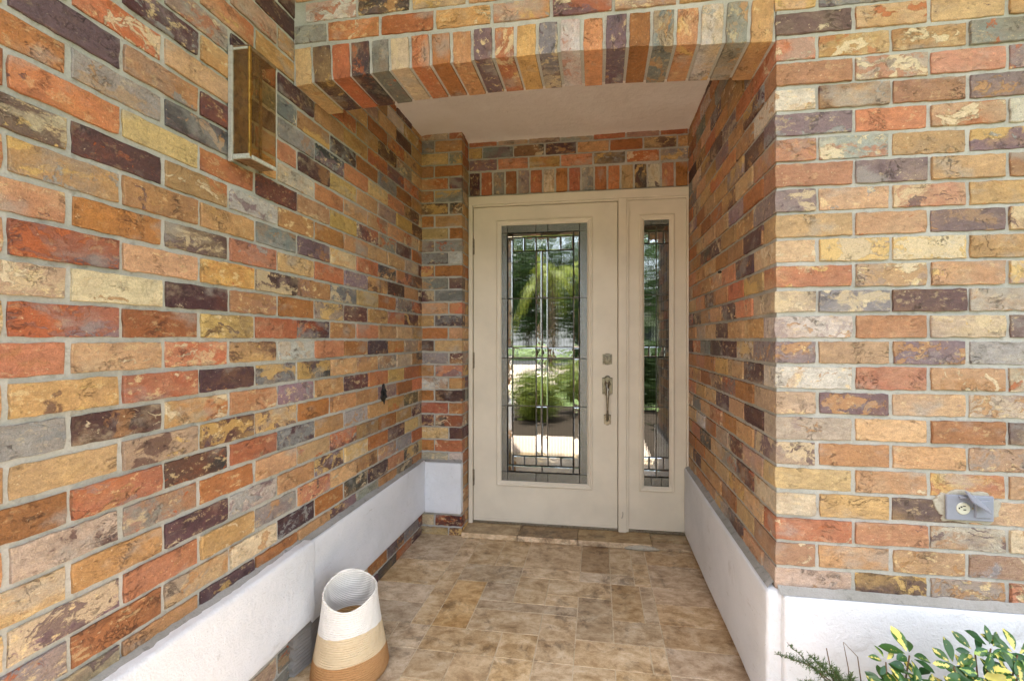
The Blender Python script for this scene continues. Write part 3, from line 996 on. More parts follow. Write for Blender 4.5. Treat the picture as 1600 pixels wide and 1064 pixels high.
step = structure(link('door_step', box_mesh('door_step', XP + 0.002, 0.31, 2.617, 2.79, -0.02, 0.0165, 0.002, 1), M['grout']))
for x0, x1 in ((XP + 0.002, -.475), (-.475, -.12), (-.12, .31)):
    o = link('step_tile', box_mesh('step_tile', x0 + .001, x1 - .001, 2.612, 2.782, 0.0172, 0.031, 0.002, 1), M['travertine'], step)
    o.color = (0.72, 0.66, 0.52, 1) if x0 != -.475 else (0.56, 0.48, 0.36, 1)
    o = link('step_riser', box_mesh('step_riser', x0 + .001, x1 - .001, 2.606, 2.6165, 0.0005, 0.0295, 0.002, 1), M['travertine'], step)
    o.color = (1.25, 1.18, 1.08, 1)
o = link('floor_tile', box_mesh('floor_tile', .312, .54, 2.612, 2.69, -.012, .010, .001, 1), M['travertine'], floor); o.color = (.95, .9, .86, 1)
o = link('floor_tile', box_mesh('floor_tile', .312, .54, 2.692, 2.79, -.012, .027, .001, 1), M['travertine'], floor); o.color = (.72, .66, .52, 1)
# smear of pale mortar where the step dies into the floor
bm = bmesh.new()
bmesh.ops.create_uvsphere(bm, u_segments=16, v_segments=8, radius=1)
for v in bm.verts:
    d = 1 + 0.25 * mnoise.noise(Vector((v.co.x * 3, v.co.y * 3, 1)))
    v.co = (0.25 + v.co.x * 0.10 * d, 2.607 + v.co.y * 0.017 * d, 0.002 + max(0, v.co.z) * 0.024)
link('mortar_smear', to_mesh(bm, 'mortar_smear', True), M['patch'], step)

# ------------------------------------------------------------------ door frame, door and sidelight
frame = thing('door_frame', 'beige painted door frame with jambs, head and mullion around door and sidelight', 'door frame')
def part_box(parent, name, x0, x1, y0, y1, z0, z1, mat, bev=0.0025):
    return link(name, box_mesh(name, x0, x1, y0, y1, z0, z1, bev, 2), mat, parent)
part_box(frame, 'head', -0.823, 0.5385, 2.752, 2.84, 2.070, 2.121, M['door'])
part_box(frame, 'head_stop', -0.796, 0.527, 2.757, 2.80, 2.058, 2.0695, M['door'], 0.002)
part_box(frame, 'jamb', -0.823, -0.797, 2.752, 2.84, 0.030, 2.0695, M['door'])
part_box(frame, 'jamb', 0.526, 0.5385, 2.752, 2.84, 0.030, 2.0695, M['door'])
part_box(frame, 'mullion', 0.1235, 0.172, 2.752, 2.84, 0.030, 2.0695, M['door'])
part_box(frame, 'mullion_stop', 0.1725, 0.186, 2.757, 2.80, 0.032, 2.057, M['door'], 0.002)
part_box(frame, 'sill', -0.796, 0.525, 2.764, 2.84, 0.030, 0.0445, M['hinge'], 0.002)

def leaf_panel(bm, x0, x1, z0, z1, gx0, gx1, gz0, gz1, y0, y1):
    bm_box(bm, x0, gx0, y0, y1, z0, z1)
    bm_box(bm, gx1, x1, y0, y1, z0, z1)
    bm_box(bm, gx0, gx1, y0, y1, gz1, z1)
    bm_box(bm, gx0, gx1, y0, y1, z0, gz0)
    bmesh.ops.remove_doubles(bm, verts=list(bm.verts), dist=0.0004)

def panel_mesh(name, x0, x1, z0, z1, gx0, gx1, gz0, gz1, y0, y1, bev=0.002):
    """one slab with a rectangular opening"""
    bm = bmesh.new()
    def ring(a, b, c, d, y):
        return [bm.verts.new(v) for v in ((a, y, c), (b, y, c), (b, y, d), (a, y, d))]
    R = [ring(x0, x1, z0, z1, y1), ring(x0, x1, z0, z1, y0 + bev), ring(x0 + bev, x1 - bev, z0 + bev, z1 - bev, y0),
         ring(gx0, gx1, gz0, gz1, y0), ring(gx0, gx1, gz0, gz1, y1), ]
    for a, b in zip(R, R[1:] + R[:1]):
        for q in range(4):
            bm.faces.new((a[q], a[(q + 1) % 4], b[(q + 1) % 4], b[q]))
    bmesh.ops.recalc_face_normals(bm, faces=list(bm.faces))
    return to_mesh(bm, name)

MOULD = [(0.0, 2.7725), (0.0, 2.7655), (0.003, 2.7610), (0.010, 2.7600), (0.013, 2.7635), (0.022, 2.7650), (0.026, 2.7700), (0.032, 2.7760)]
door = thing('front_door', 'beige front door with a tall leaded glass panel and nickel handle', 'door')
link('door_slab', panel_mesh('door_slab', -0.7935, 0.120, 0.048, 2.055, -0.625, -0.052, 0.290, 1.950, 2.771, 2.812), M['door'], door)
link('glass_moulding', frame_mesh('glass_moulding', -0.643, -0.034, 0.275, 1.966, MOULD), M['door'], door)
link('door_sweep', box_mesh('door_sweep', -0.792, 0.118, 2.7665, 2.7705, 0.046, 0.062, 0.001, 1), M['door'], door)
side = thing('sidelight', 'narrow beige sidelight with a slim leaded glass strip beside the door', 'sidelight')
link('side_panel', panel_mesh('side_panel', 0.1865, 0.5255, 0.046, 2.057, 0.266, 0.440, 0.298, 1.946, 2.769, 2.812), M['door'], side)
MS = [(o, y - 0.002) for o, y in MOULD]
link('glass_moulding', frame_mesh('glass_moulding', 0.2475, 0.4585, 0.282, 1.966, MS), M['door'], side)

YG = 2.781
rg = random.Random(77)
def glazing(parent, x0, x1, z0, z1, rects, pw=0.0024):
    """leaded panes: rects = (x0, x1, z0, z1, kind); came bars run along every shared edge"""
    panes = []
    bars = set()
    for (a, b, c, d, kind) in rects:
        hx, hz = (b - a) / 2 - 0.0008, (d - c) / 2 - 0.0008
        bm = bmesh.new()
        bv = 0.006 if kind == 'clear' and min(hx, hz) > 0.009 else 0.0015
        t = 0.0035
        rb = [bm.verts.new(v) for v in ((-hx, t, -hz), (hx, t, -hz), (hx, t, hz), (-hx, t, hz))]
        rf = [bm.verts.new(v) for v in ((-hx, 0, -hz), (hx, 0, -hz), (hx, 0, hz), (-hx, 0, hz))]
        f = bv * 0.28
        ri = [bm.verts.new(v) for v in ((-hx + bv, -f, -hz + bv), (hx - bv, -f, -hz + bv), (hx - bv, -f, hz - bv), (-hx + bv, -f, hz - bv))]
        for A, B in ((rb, rf), (rf, ri)):
            for q in range(4):
                bm.faces.new((A[q], A[(q + 1) % 4], B[(q + 1) % 4], B[q]))
        bm.faces.new(ri)
        bm.faces.new(rb[::-1])
        o = link('pane', to_mesh(bm, 'pane'), M[kind], None, ((a + b) / 2, YG, (c + d) / 2))
        panes.append(o)
        k = 0.004 if kind == 'reeded' else 0.012
        o.rotation_euler = (rg.uniform(-k, k) * 0.6, rg.uniform(-.001, .001), rg.uniform(-k, k))
        for e in ((a, c, a, d), (b, c, b, d), (a, c, b, c), (a, d, b, d)):
            bars.add(tuple(round(v, 4) for v in e))
    bm = bmesh.new()
    for (xa, za, xb, zb) in sorted(bars):
        w = pw
        yo = 0.0 if xa == xb else 0.0006
        m_ = Matrix.Identity(4)
        if xa == xb:
            vs_ = [(xa - w, za - 0.001), (xa + w, za - 0.001), (xa + w, zb + 0.001), (xa - w, zb + 0.001)]
        else:
            vs_ = [(xa - 0.001, za - w), (xb + 0.001, za - w), (xb + 0.001, za + w), (xa - 0.001, za + w)]
        bk = [bm.verts.new((x, YG + 0.006, z)) for x, z in vs_]
        fr = [bm.verts.new((x, YG - 0.0030 - yo, z)) for x, z in vs_]
        cxm = sum(v[0] for v in vs_) / 4; czm = sum(v[1] for v in vs_) / 4
        fi = [bm.verts.new((cxm + (x - cxm) * (0.5 if xa == xb else 1), YG - 0.0042 - yo, czm + (z - czm) * (0.5 if xa != xb else 1))) for x, z in vs_]
        for A, B in ((bk, fr), (fr, fi)):
            for q in range(4):
                bm.faces.new((A[q], A[(q + 1) % 4], B[(q + 1) % 4], B[q]))
        bm.faces.new(fi)
    g = link('leaded_panel', to_mesh(bm, 'leaded_panel'), M['lead'], parent)
    for o in panes:
        o.parent = g
    return g

gx = [-0.6235, -0.573, -0.539, -0.389, -0.351, -0.313, -0.152, -0.113, -0.0535]
top, bot = 1.946, 0.296
zz = [bot, 0.363, 0.406, 0.467, 0.785, 1.088, 1.157, 1.469, 1.768, 1.857, 1.885, top]
rects = []
# granite border
for a, b in ((gx[0], gx[1]), (gx[7], gx[8])):
    for c, d in ((zz[1], zz[4]), (zz[4], zz[5]), (zz[5], zz[7]), (zz[7], zz[10])):
        rects.append((a, b, c, d, 'granite'))
    for c, d in ((zz[0], zz[1]), (zz[10], zz[11])):
        rects.append((a, b, c, d, 'granite'))
for c, d in ((zz[0], zz[1]), (zz[10], zz[11])):
    for a, b in ((gx[1], gx[3]), (gx[3], gx[5]), (gx[5], gx[7])):
        rects.append((a, b, c, d, 'granite'))
# inner clear strip
for a, b in ((gx[1], gx[2]), (gx[6], gx[7])):
    for c, d in ((zz[1], zz[2]), (zz[2], zz[4]), (zz[4], zz[5]), (zz[5], zz[6]), (zz[6], zz[7]), (zz[7], zz[9]), (zz[9], zz[10])):
        rects.append((a, b, c, d, 'clear'))
for c, d in ((zz[1], zz[2]), (zz[9], zz[10])):
    rects.append((gx[2], gx[4], c, d, 'clear')); rects.append((gx[4], gx[6], c, d, 'clear'))
# small squares at top and bottom
sq = [gx[2], -0.464, gx[3], gx[5], -0.232, gx[6]]
for c, d in ((zz[2], zz[3]), (zz[8], zz[9])):
    for a, b in zip(sq, sq[1:]):
        rects.append((a, b, c, d, 'clear'))
# large fields
for c, d in ((zz[3], zz[4]), (zz[4], zz[5]), (zz[5], zz[6]), (zz[6], zz[7]), (zz[7], zz[8])):
    kind = 'clear' if (c, d) == (zz[5], zz[6]) else 'reeded'
    rects.append((gx[2], gx[3], c, d, kind)); rects.append((gx[5], gx[6], c, d, kind))
    rects.append((gx[3], gx[4], c, d, 'clear')); rects.append((gx[4], gx[5], c, d, 'clear'))
glazing(door, gx[0], gx[8], bot, top, rects)
sx = [0.266, 0.3525, 0.440]
sr = []
sz = [0.298, 0.368, 0.412, 0.490, 0.795, 1.100, 1.165, 1.480, 1.790, 1.865, 1.905, 1.946]
for i, (c, d) in enumerate(zip(sz, sz[1:])):
    kind = 'granite' if i in (0, 10) else ('reeded' if i in (3, 4, 6, 7) else 'clear')
    if i in (2, 5, 8):
        xs = [0.266, 0.310, 0.3525, 0.396, 0.440]
    elif i in (0, 10):
        xs = [0.266, 0.322, 0.384, 0.440]
    elif i in (1, 9):
        xs = [0.266, 0.3525, 0.440]
    else:
        xs = sx
    for a, b in zip(xs, xs[1:]):
        sr.append((a, b, c, d, kind))
glazing(side, sx[0], sx[2], sz[0], sz[-1], sr)

# hinges
for z in (1.804, 1.073, 0.321):
    bm = bmesh.new()
    bm_tube(bm, [(-0.7955, 2.7635, z - 0.05 + 0.1 * t) for t in (0, 0.5, 1)], 0.0052, 10)
    for q in (-0.05, -0.017, 0.017, 0.05):
        bm_tube(bm, [(-0.7955, 2.7635, z + q - 0.0015), (-0.7955, 2.7635, z + q + 0.0015)], 0.0062, 10)
    bm_box(bm, -0.806, -0.787, 2.7668, 2.7692, z - 0.049, z + 0.049)
    link('hinge', to_mesh(bm, 'hinge'), M['hinge'], door)

# deadbolt and handle set
def plate_outline(cx, cz, w, h, arch_):
    bottom = [(cx - w, cz - h), (cx - w * 0.55, cz - h), (cx - w * 0.45, cz - h - arch_ * .6), (cx, cz - h - arch_), (cx + w * 0.45, cz - h - arch_ * .6), (cx + w * 0.55, cz - h), (cx + w, cz - h)]
    topp = [(x, 2 * cz - z) for x, z in bottom[::-1]]
    return bottom + topp
XH = 0.058
bm = bmesh.new(); bm_prism_y(bm, plate_outline(XH, 1.086, 0.029, 0.030, 0.006), 2.7645, 2.7712, 0.003)
dead = link('deadbolt', to_mesh(bm, 'deadbolt'), M['nickel'], door)
bm = bmesh.new(); bm_lathe_y(bm, [(0.0225, 0.0), (0.0225, -0.009), (0.020, -0.012), (0.016, -0.0125), (0.0145, -0.0105), (0.0115, -0.0105), (0.0105, -0.0125), (0.0, -0.0125)], (XH, 2.7642, 1.086), 24)
link('lock_cylinder', to_mesh(bm, 'lock_cylinder', False), M['nickel'], dead)
link('keyhole', box_mesh('keyhole', XH - 0.001, XH + 0.001, 2.7508, 2.7520, 1.081, 1.092), M['slot'], dead)
bm = bmesh.new()
pts = []; rad = []
for i in range(17):
    t = i / 16
    z = 0.945 - t * 0.232
    y = 2.760 - 0.045 * math.sin(PI * min(1, max(0, t))) ** 0.6
    pts.append((XH, y, z))
    rad.append(0.0125 - 0.006 * min(1, t * 1.6) + (0.004 if t < 0.12 else 0) + (0.0035 if t > 0.92 else 0))
bm_tube(bm, pts, rad, 12)
hset = link('handle', to_mesh(bm, 'handle', True), M['nickel'], door)
bm = bmesh.new(); bm_prism_y(bm, plate_outline(XH, 0.922, 0.0315, 0.050, 0.014), 2.7630, 2.7712, 0.004)
link('upper_plate', to_mesh(bm, 'upper_plate'), M['nickel'], hset)
bm = bmesh.new(); bm_prism_y(bm, plate_outline(XH, 0.715, 0.0215, 0.029, 0.008), 2.7640, 2.7712, 0.003)
link('lower_plate', to_mesh(bm, 'lower_plate'), M['nickel'], hset)
bm = bmesh.new(); bm_lathe_y(bm, [(0.019, 0.0), (0.019, -0.006), (0.015, -0.012), (0.008, -0.014), (0.0, -0.014)], (XH, 2.7625, 0.935), 20)
link('thumb_boss', to_mesh(bm, 'thumb_boss', True), M['nickel'], hset)
bm = bmesh.new()
bm_prism_y(bm, [(XH - 0.009, 0.945), (XH + 0.009, 0.945), (XH + 0.012, 0.972), (XH, 0.980), (XH - 0.012, 0.972)], 2.738, 2.744, 0.002)
bm_box(bm, XH - 0.005, XH + 0.005, 2.744, 2.762, 0.950, 0.958)
link('thumb_latch', to_mesh(bm, 'thumb_latch'), M['nickel'], hset)
# small chain-guard hook low on the mullion
bm = bmesh.new()
bm_tube(bm, [(0.150, 2.7515, 0.155), (0.151, 2.7470, 0.145), (0.149, 2.746, 0.125), (0.144, 2.747, 0.118), (0.141, 2.747, 0.124)], 0.0016, 6)
link('wire_hook', to_mesh(bm, 'wire_hook', True), M['hinge'], frame)

# ------------------------------------------------------------------ wall lantern
lan = thing('wall_lantern', 'weathered box wall lantern with amber glass panes mounted on the left brick wall', 'wall lantern')
X0, X1, Y0, Y1, Z0, Z1 = DX + 0.004, -1.017, 1.170, 1.283, 1.748, 2.073
part_box(lan, 'back_plate', X0, X0 + 0.003, Y0 + 0.004, Y0 + 0.066, Z0 - 0.002, Z1 + 0.004, M['bronze'], 0.001)
part_box(lan, 'wall_channel', X0 - 0.002, X0 + 0.011, Y0 - 0.004, Y0 + 0.0045, Z0 - 0.012, Z1 + 0.006, M['alu'], 0.001)
part_box(lan, 'wall_channel', X0 + 0.0035, X0 + 0.011, Y1 - 0.004, Y1 + 0.004, Z0 - 0.006, Z1 + 0.002, M['bronze'], 0.001)
part_box(lan, 'corner_post', X1 - 0.006, X1, Y0, Y0 + 0.008, Z0 + 0.001, Z1, M['brass'], 0.001)
part_box(lan, 'corner_post', X1 - 0.004, X1, Y1 - 0.0035, Y1, Z0 + 0.001, Z1, M['alu'], 0.0008)
part_box(lan, 'top_cap', X0 + 0.0045, X1 - 0.001, Y0 + 0.001, Y1 - 0.001, Z1 + 0.001, Z1 + 0.006, M['bronze'], 0.001)
part_box(lan, 'top_rail', X1 - 0.005, X1 + 0.001, Y0 + 0.009, Y1 - 0.004, Z1 - 0.006, Z1, M['bronze'], 0.001)
part_box(lan, 'top_rail', X0 + 0.012, X1 - 0.007, Y0 - 0.001, Y0 + 0.004, Z1 - 0.006, Z1, M['crust'], 0.001)
part_box(lan, 'bottom_rail', X1 - 0.006, X1 + 0.0015, Y0 + 0.009, Y1 - 0.0045, Z0 - 0.004, Z0 + 0.007, M['crust'], 0.0015)
part_box(lan, 'bottom_rail', X0 + 0.012, X1 - 0.0005, Y0 - 0.0025, Y0 + 0.0045, Z0 - 0.006, Z0 + 0.0085, M['crust'], 0.0015)
part_box(lan, 'bottom_plate', X0 + 0.0125, X1 - 0.007, Y0 + 0.005, Y1 - 0.006, Z0 - 0.003, Z0 + 0.001, M['bronze'], 0.0008)
part_box(lan, 'glass_pane', X1 - 0.0035, X1 - 0.0012, Y0 + 0.0085, Y1 - 0.004, Z0 + 0.0075, Z1 - 0.0065, M['seeded'], 0.0)
part_box(lan, 'glass_pane', X0 + 0.0115, X1 - 0.0065, Y0 + 0.001, Y0 + 0.003, Z0 + 0.009, Z1 - 0.0065, M['seeded'], 0.0)
part_box(lan, 'lamp_socket', X0 + 0.026, X0 + 0.046, Y0 + 0.045, Y0 + 0.065, Z1 - 0.06, Z1 - 0.001, M['bronze'], 0.004)

# ------------------------------------------------------------------ iron hook plate on the left wall
hook = thing('iron_hook', 'small black diamond shaped iron hook plate on the left wall near the door', 'hook', (DX, 2.132, 0.927))
bm = bmesh.new()
out = [(0, -.055), (.012, -.03), (.030, -.014), (.022, .0), (.030, .014), (.012, .032), (0, .055), (-.012, .032), (-.030, .014), (-.022, 0), (-.030, -.014), (-.012, -.03)]
bm_prism_y(bm, out, -0.006, 0.004, 0.003)
link('plate', to_mesh(bm, 'plate'), M['iron'], hook, (0, 0, 0), (0, 0, R90))
bm = bmesh.new()
bm_tube(bm, [(0, -0.004, 0.004), (0, -0.010, 0.002), (0, -0.014, -0.006), (0, -0.016, -0.014), (0, -0.020, -0.016)], [.006, .0055, .005, .0048, .004], 8)
link('prong', to_mesh(bm, 'prong', True), M['iron'], hook, (0, 0, 0), (0, 0, R90))
bm = bmesh.new(); bm_lathe_y(bm, [(0.010, 0), (0.010, -.004), (0.006, -.008), (0, -.009)], (0, -0.006, 0.018), 12)
link('boss', to_mesh(bm, 'boss', True), M['iron'], hook, (0, 0, 0), (0, 0, R90))

# ------------------------------------------------------------------ outlet on the right wall
outl = thing('outdoor_outlet', 'grey metal outdoor outlet on the right wall with one flap open', 'outlet', (1.0595, YF, 0.722))
XO, ZO = 0.0, 0.0
bm = bmesh.new()
rr = random.Random(4)
pts = []
for i in range(40):
    a = 2 * PI * i / 40
    r = 0.94 + 0.34 * mnoise.noise(Vector((math.cos(a) * 1.9, math.sin(a) * 1.9, 4))) + 0.14 * mnoise.noise(Vector((math.cos(a) * 7, math.sin(a) * 7, 2)))
    ex = 0.088 * r * abs(math.cos(a)) ** 0.7 * (1 if math.cos(a) > 0 else -1) - 0.004
    ez = 0.053 * r * abs(math.sin(a)) ** 0.7 * (1 if math.sin(a) > 0 else -1)
    pts.append((ex, ez))
bm_prism_y(bm, pts, -0.0028, 0.012, 0.002)
link('mortar_patch', to_mesh(bm, 'mortar_patch', False), M['patch'], outl)
link('cover_plate', box_mesh('cover_plate', -0.0605, 0.0605, -0.0125, -0.0050, -0.0365, 0.0365, 0.003, 2), M['outlet'], outl)
bm = bmesh.new(); bm_lathe_y(bm, [(0.0175, 0), (0.0175, -0.002), (0.0155, -0.0035), (0, -0.0035)], (-0.019, -0.0126, -0.001), 24)
link('receptacle', to_mesh(bm, 'receptacle', False), M['receptacle'], outl)
for dx, dz, w, h in ((-0.0065, 0.004, 0.0022, 0.0016), (-0.012, 0.0, 0.0016, 0.0022), (0.002, -0.004, 0.0032, 0.0012), (0.001, 0.0065, 0.003, 0.001)):
    link('slot', box_mesh('slot', -0.019 + dx - w, -0.019 + dx + w, -0.0172, -0.0163, dz - h, dz + h), M['slot'], outl)
bm = bmesh.new(); bm_prism_y(bm, [(0.010, -0.026), (0.050, -0.026), (0.050, 0.026), (0.010, 0.026)], -0.0185, -0.0128, 0.003)
link('closed_flap', to_mesh(bm, 'closed_flap'), M['outlet'], outl)
bm = bmesh.new()
bm_box(bm, -0.031, 0.031, -0.004, 0.0, -0.0235, 0.0235)
bmesh.ops.bevel(bm, geom=list(bm.edges), offset=0.0015, segments=2, affect='EDGES')
o = link('open_flap', to_mesh(bm, 'open_flap'), M['outlet'], outl, (0.006, -0.0285, 0.022))
o.rotation_euler = (math.radians(-58), math.radians(32), math.radians(8))
link('flap_hinge', box_mesh('flap_hinge', -0.030, 0.008, -0.019, -0.0128, 0.0275, 0.0345, 0.0015, 2), M['outlet'], outl)
link('screw', box_mesh('screw', 0.0035, 0.0075, -0.0145, -0.0127, -0.003, 0.003, 0.0008, 1), M['hinge'], outl)

# small dark wasp-like clip on the right entry wall
clip = thing('wall_clip', 'tiny black clip stuck on the brick side wall right of the door', 'clip', (XR, 2.058, 1.503))
bm = bmesh.new()
bm_tube(bm, [(0, -0.003, -0.002), (0.012, -0.008, 0.002), (0.024, -0.006, -0.001)], [0.002, 0.005, 0.002], 8)
bm_tube(bm, [(-0.018, -0.004, -0.001), (-0.008, -0.009, 0.003), (0.0, -0.004, 0)], [0.0015, 0.004, 0.0015], 8)
link('clip_body', to_mesh(bm, 'clip_body', True), M['iron'], clip, (0, 0, 0), (0, 0, -R90))

# ------------------------------------------------------------------ basket
basket = thing('rope_basket', 'coiled rope basket in white, cream and tan bands, standing on the tiles', 'basket', (-0.897, 1.505, 0.0))
prof = []
coils = 40
def wall_r(t):        # t: 0 at floor .. 1 at rim
    pts_ = [(0, 0.128), (0.05, 0.1345), (0.15, 0.131), (0.3, 0.122), (0.5, 0.110), (0.65, 0.1015), (0.8, 0.0945), (0.92, 0.090), (1, 0.0885)]
    for (a, ra), (b, rb_) in zip(pts_, pts_[1:]):
        if t <= b:
            return ra + (rb_ - ra) * (t - a) / (b - a)
    return pts_[-1][1]
HBK = 0.292
bm = bmesh.new()
nseg = 72
lay_in = bm.verts.layers.float.new('inner')
def ring_at(t, inset, inner):
    rr_ = []
    for s in range(nseg):
        a = 2 * PI * s / nseg
        sqr = 1 + 0.03 * t * t * math.cos(2 * (a - 0.54)) + 0.03 * t * t * math.cos(4 * (a - 0.54)) + 0.012 * math.sin(3 * a + 1)
        r = (wall_r(t) - inset) * sqr
        z = HBK * t - 0.034 * t ** 1.6 * math.cos(a + 1.03) + 0.004 * t ** 3 * math.cos(2 * a)
        v = bm.verts.new((r * math.cos(a), r * math.sin(a), z + 0.002))
        v[lay_in] = inner
        rr_.append(v)
    return rr_
rings = []
for i in range(coils * 3 + 1):
    t = i / (coils * 3)
    ph = (i % 3)
    rings.append(ring_at(t, 0.0030 if ph == 0 else 0.0, 0.0))
rings.append(ring_at(1.008, 0.003, 0.0))
for i in range(coils * 3, 3, -1):
    t = i / (coils * 3)
    rings.append(ring_at(t, 0.0068 if i % 3 else 0.0054, 1.0))
for a, b in zip(rings, rings[1:]):
    for s in range(nseg):
        bm.faces.new((a[s], a[(s + 1) % nseg], b[(s + 1) % nseg], b[s]))
bm.faces.new(rings[-1])
me = to_mesh(bm, 'basket_wall', True)
link('basket_wall', me, M['rope'], basket)

# ------------------------------------------------------------------ plants at the foot of the right wall
structure(link('planting_bed', box_mesh('planting_bed', XR + 0.012, 3.3, 0.10, YF - 0.030, -0.2, -0.02), M['soil']))
def leaf_shape(length, width, fold, droop, variant):
    rl = random.Random(variant)
    bm = bmesh.new()
    rows = []
    nn = 6
    for i in range(nn + 1):
        t = i / nn
        w = width * (math.sin(PI * (t ** 1.25)) ** 0.8) * 0.5 + 0.0006
        y = t * length
        zc = -droop * length * t * t + 0.0015 * math.sin(6 * t + variant)
        rows.append([bm.verts.new((-w, y, zc + fold * w + rl.uniform(-.0006, .0006))), bm.verts.new((0, y, zc)), bm.verts.new((w, y, zc + fold * w + rl.uniform(-.0006, .0006)))])
    for a, b in zip(rows, rows[1:]):
        bm.faces.new((a[0], a[1], b[1], b[0])); bm.faces.new((a[1], a[2], b[2], b[1]))
    me = to_mesh(bm, 'leaf', True)
    return me
LEAVES = []
for i in range(8):
    me = leaf_shape(0.056 + 0.004 * (i % 3), 0.025 + 0.002 * (i % 4), 0.35, 0.12 + 0.05 * (i % 3), i)
    me.materials.append(M['leaf'] if i % 3 else M['leaf_dark'])
    LEAVES.append(me)
def whorl(parent, c, rl, n=7, size=1.0, tilt=None):
    c = Vector(c)
    tilt = tilt or (rl.uniform(-0.5, 0.5), rl.uniform(0.15, 0.95))
    base = Matrix.Translation(c) @ Matrix.Rotation(tilt[0], 4, 'Y') @ Matrix.Rotation(tilt[1], 4, 'X')
    a0 = rl.uniform(0, 2 * PI)
    for i in range(n):
        a = a0 + 2 * PI * i / n + rl.uniform(-0.15, 0.15)
        el = rl.uniform(-0.25, 0.35)
        s = size * rl.uniform(0.72, 1.08)
        m_ = base @ Matrix.Rotation(a, 4, 'Z') @ Matrix.Translation((0, 0.010, 0)) @ Matrix.Rotation(el, 4, 'X') @ Matrix.Rotation(rl.uniform(-.3, .3), 4, 'Y') @ Matrix.Scale(s, 4)
        o = link('leaf', rl.choice(LEAVES), None, parent)
        o.matrix_local = m_
def stalk(parent, pts_, r0, r1):
    bm = bmesh.new()
    nn = len(pts_)
    bm_tube(bm, pts_, [r0 + (r1 - r0) * i / (nn - 1) for i in range(nn)], 7)
    link('stem', to_mesh(bm, 'stem', True), M['stem'], parent)
def shrub(label, root, heads, seed, dark=False):
    t = thing('variegated_shrub', label, 'shrub')
    rl = random.Random(seed)
    root = Vector(root)
    heads = list(heads)
    x0_, x1_ = min(h[0] for h in heads), max(h[0] for h in heads)
    heads = [(h[0], h[1], h[2] - 0.022, h[3], h[4] * 0.9) for h in heads]
    for _ in range(int(7 * (x1_ - x0_) / 0.12)):
        heads.append((rl.uniform(x0_, x1_), rl.uniform(1.16, 1.27), rl.uniform(0.22, 0.335), 8, rl.uniform(0.8, 1.0)))
    for (x, y, z, n, s) in heads:
        h = Vector((x, y, z))
        mid = root.lerp(h, 0.6) + Vector((rl.uniform(-.02, .02), rl.uniform(-.02, .02), -0.02))
        stalk(t, [root + Vector((rl.uniform(-.015, .015), rl.uniform(-.015, .015), 0)), root.lerp(mid, 0.5) + Vector((rl.uniform(-.01, .01), 0, 0.01)), mid, h], 0.0045, 0.0018)
        whorl(t, h, rl, n, s)
    return t
shrub('smaller variegated umbrella shrub left of centre before the white band', (0.75, 1.27, -0.02),
      [(0.722, 1.24, 0.412, 6, 0.72), (0.782, 1.25, 0.428, 7, 1.0), (0.785, 1.235, 0.385, 6, 0.8), (0.715, 1.22, 0.355, 7, 0.95), (0.80, 1.21, 0.350, 7, 0.9),
       (0.755, 1.20, 0.372, 6, 0.75), (0.70, 1.20, 0.30, 7, 1.0), (0.79, 1.18, 0.29, 7, 1.0), (0.735, 1.19, 0.345, 8, 1.0), (0.77, 1.17, 0.33, 8, 1.0), (0.725, 1.17, 0.315, 8, 1.0), (0.685, 1.19, 0.335, 7, 0.9)], 3)
shrub('larger yellow and green variegated shrub at the right edge of the white band', (0.96, 1.28, -0.02),
      [(0.955, 1.24, 0.470, 7, 0.9), (0.925, 1.245, 0.452, 6, 0.7), (1.012, 1.24, 0.460, 7, 0.95), (0.868, 1.23, 0.424, 7, 0.85), (0.895, 1.22, 0.398, 8, 1.0),
       (1.00, 1.22, 0.405, 8, 1.0), (0.94, 1.22, 0.380, 8, 1.05), (0.985, 1.205, 0.435, 7, 0.8), (0.855, 1.20, 0.365, 7, 0.9), (1.05, 1.23, 0.43, 7, 1.0), (0.95, 1.19, 0.345, 8, 1.0),
       (0.89, 1.18, 0.33, 8, 1.0), (1.03, 1.19, 0.37, 8, 1.0), (1.09, 1.24, 0.40, 8, 1.0), (1.12, 1.20, 0.44, 7, 1.0), (0.92, 1.2, 0.365, 8, 1.0), (0.975, 1.2, 0.37, 8, 1.0), (0.87, 1.19, 0.345, 8, 1.0), (0.91, 1.17, 0.35, 8, 1.0), (0.985, 1.175, 0.345, 8, 1.0), (0.845, 1.18, 0.325, 8, 1.0)], 8)

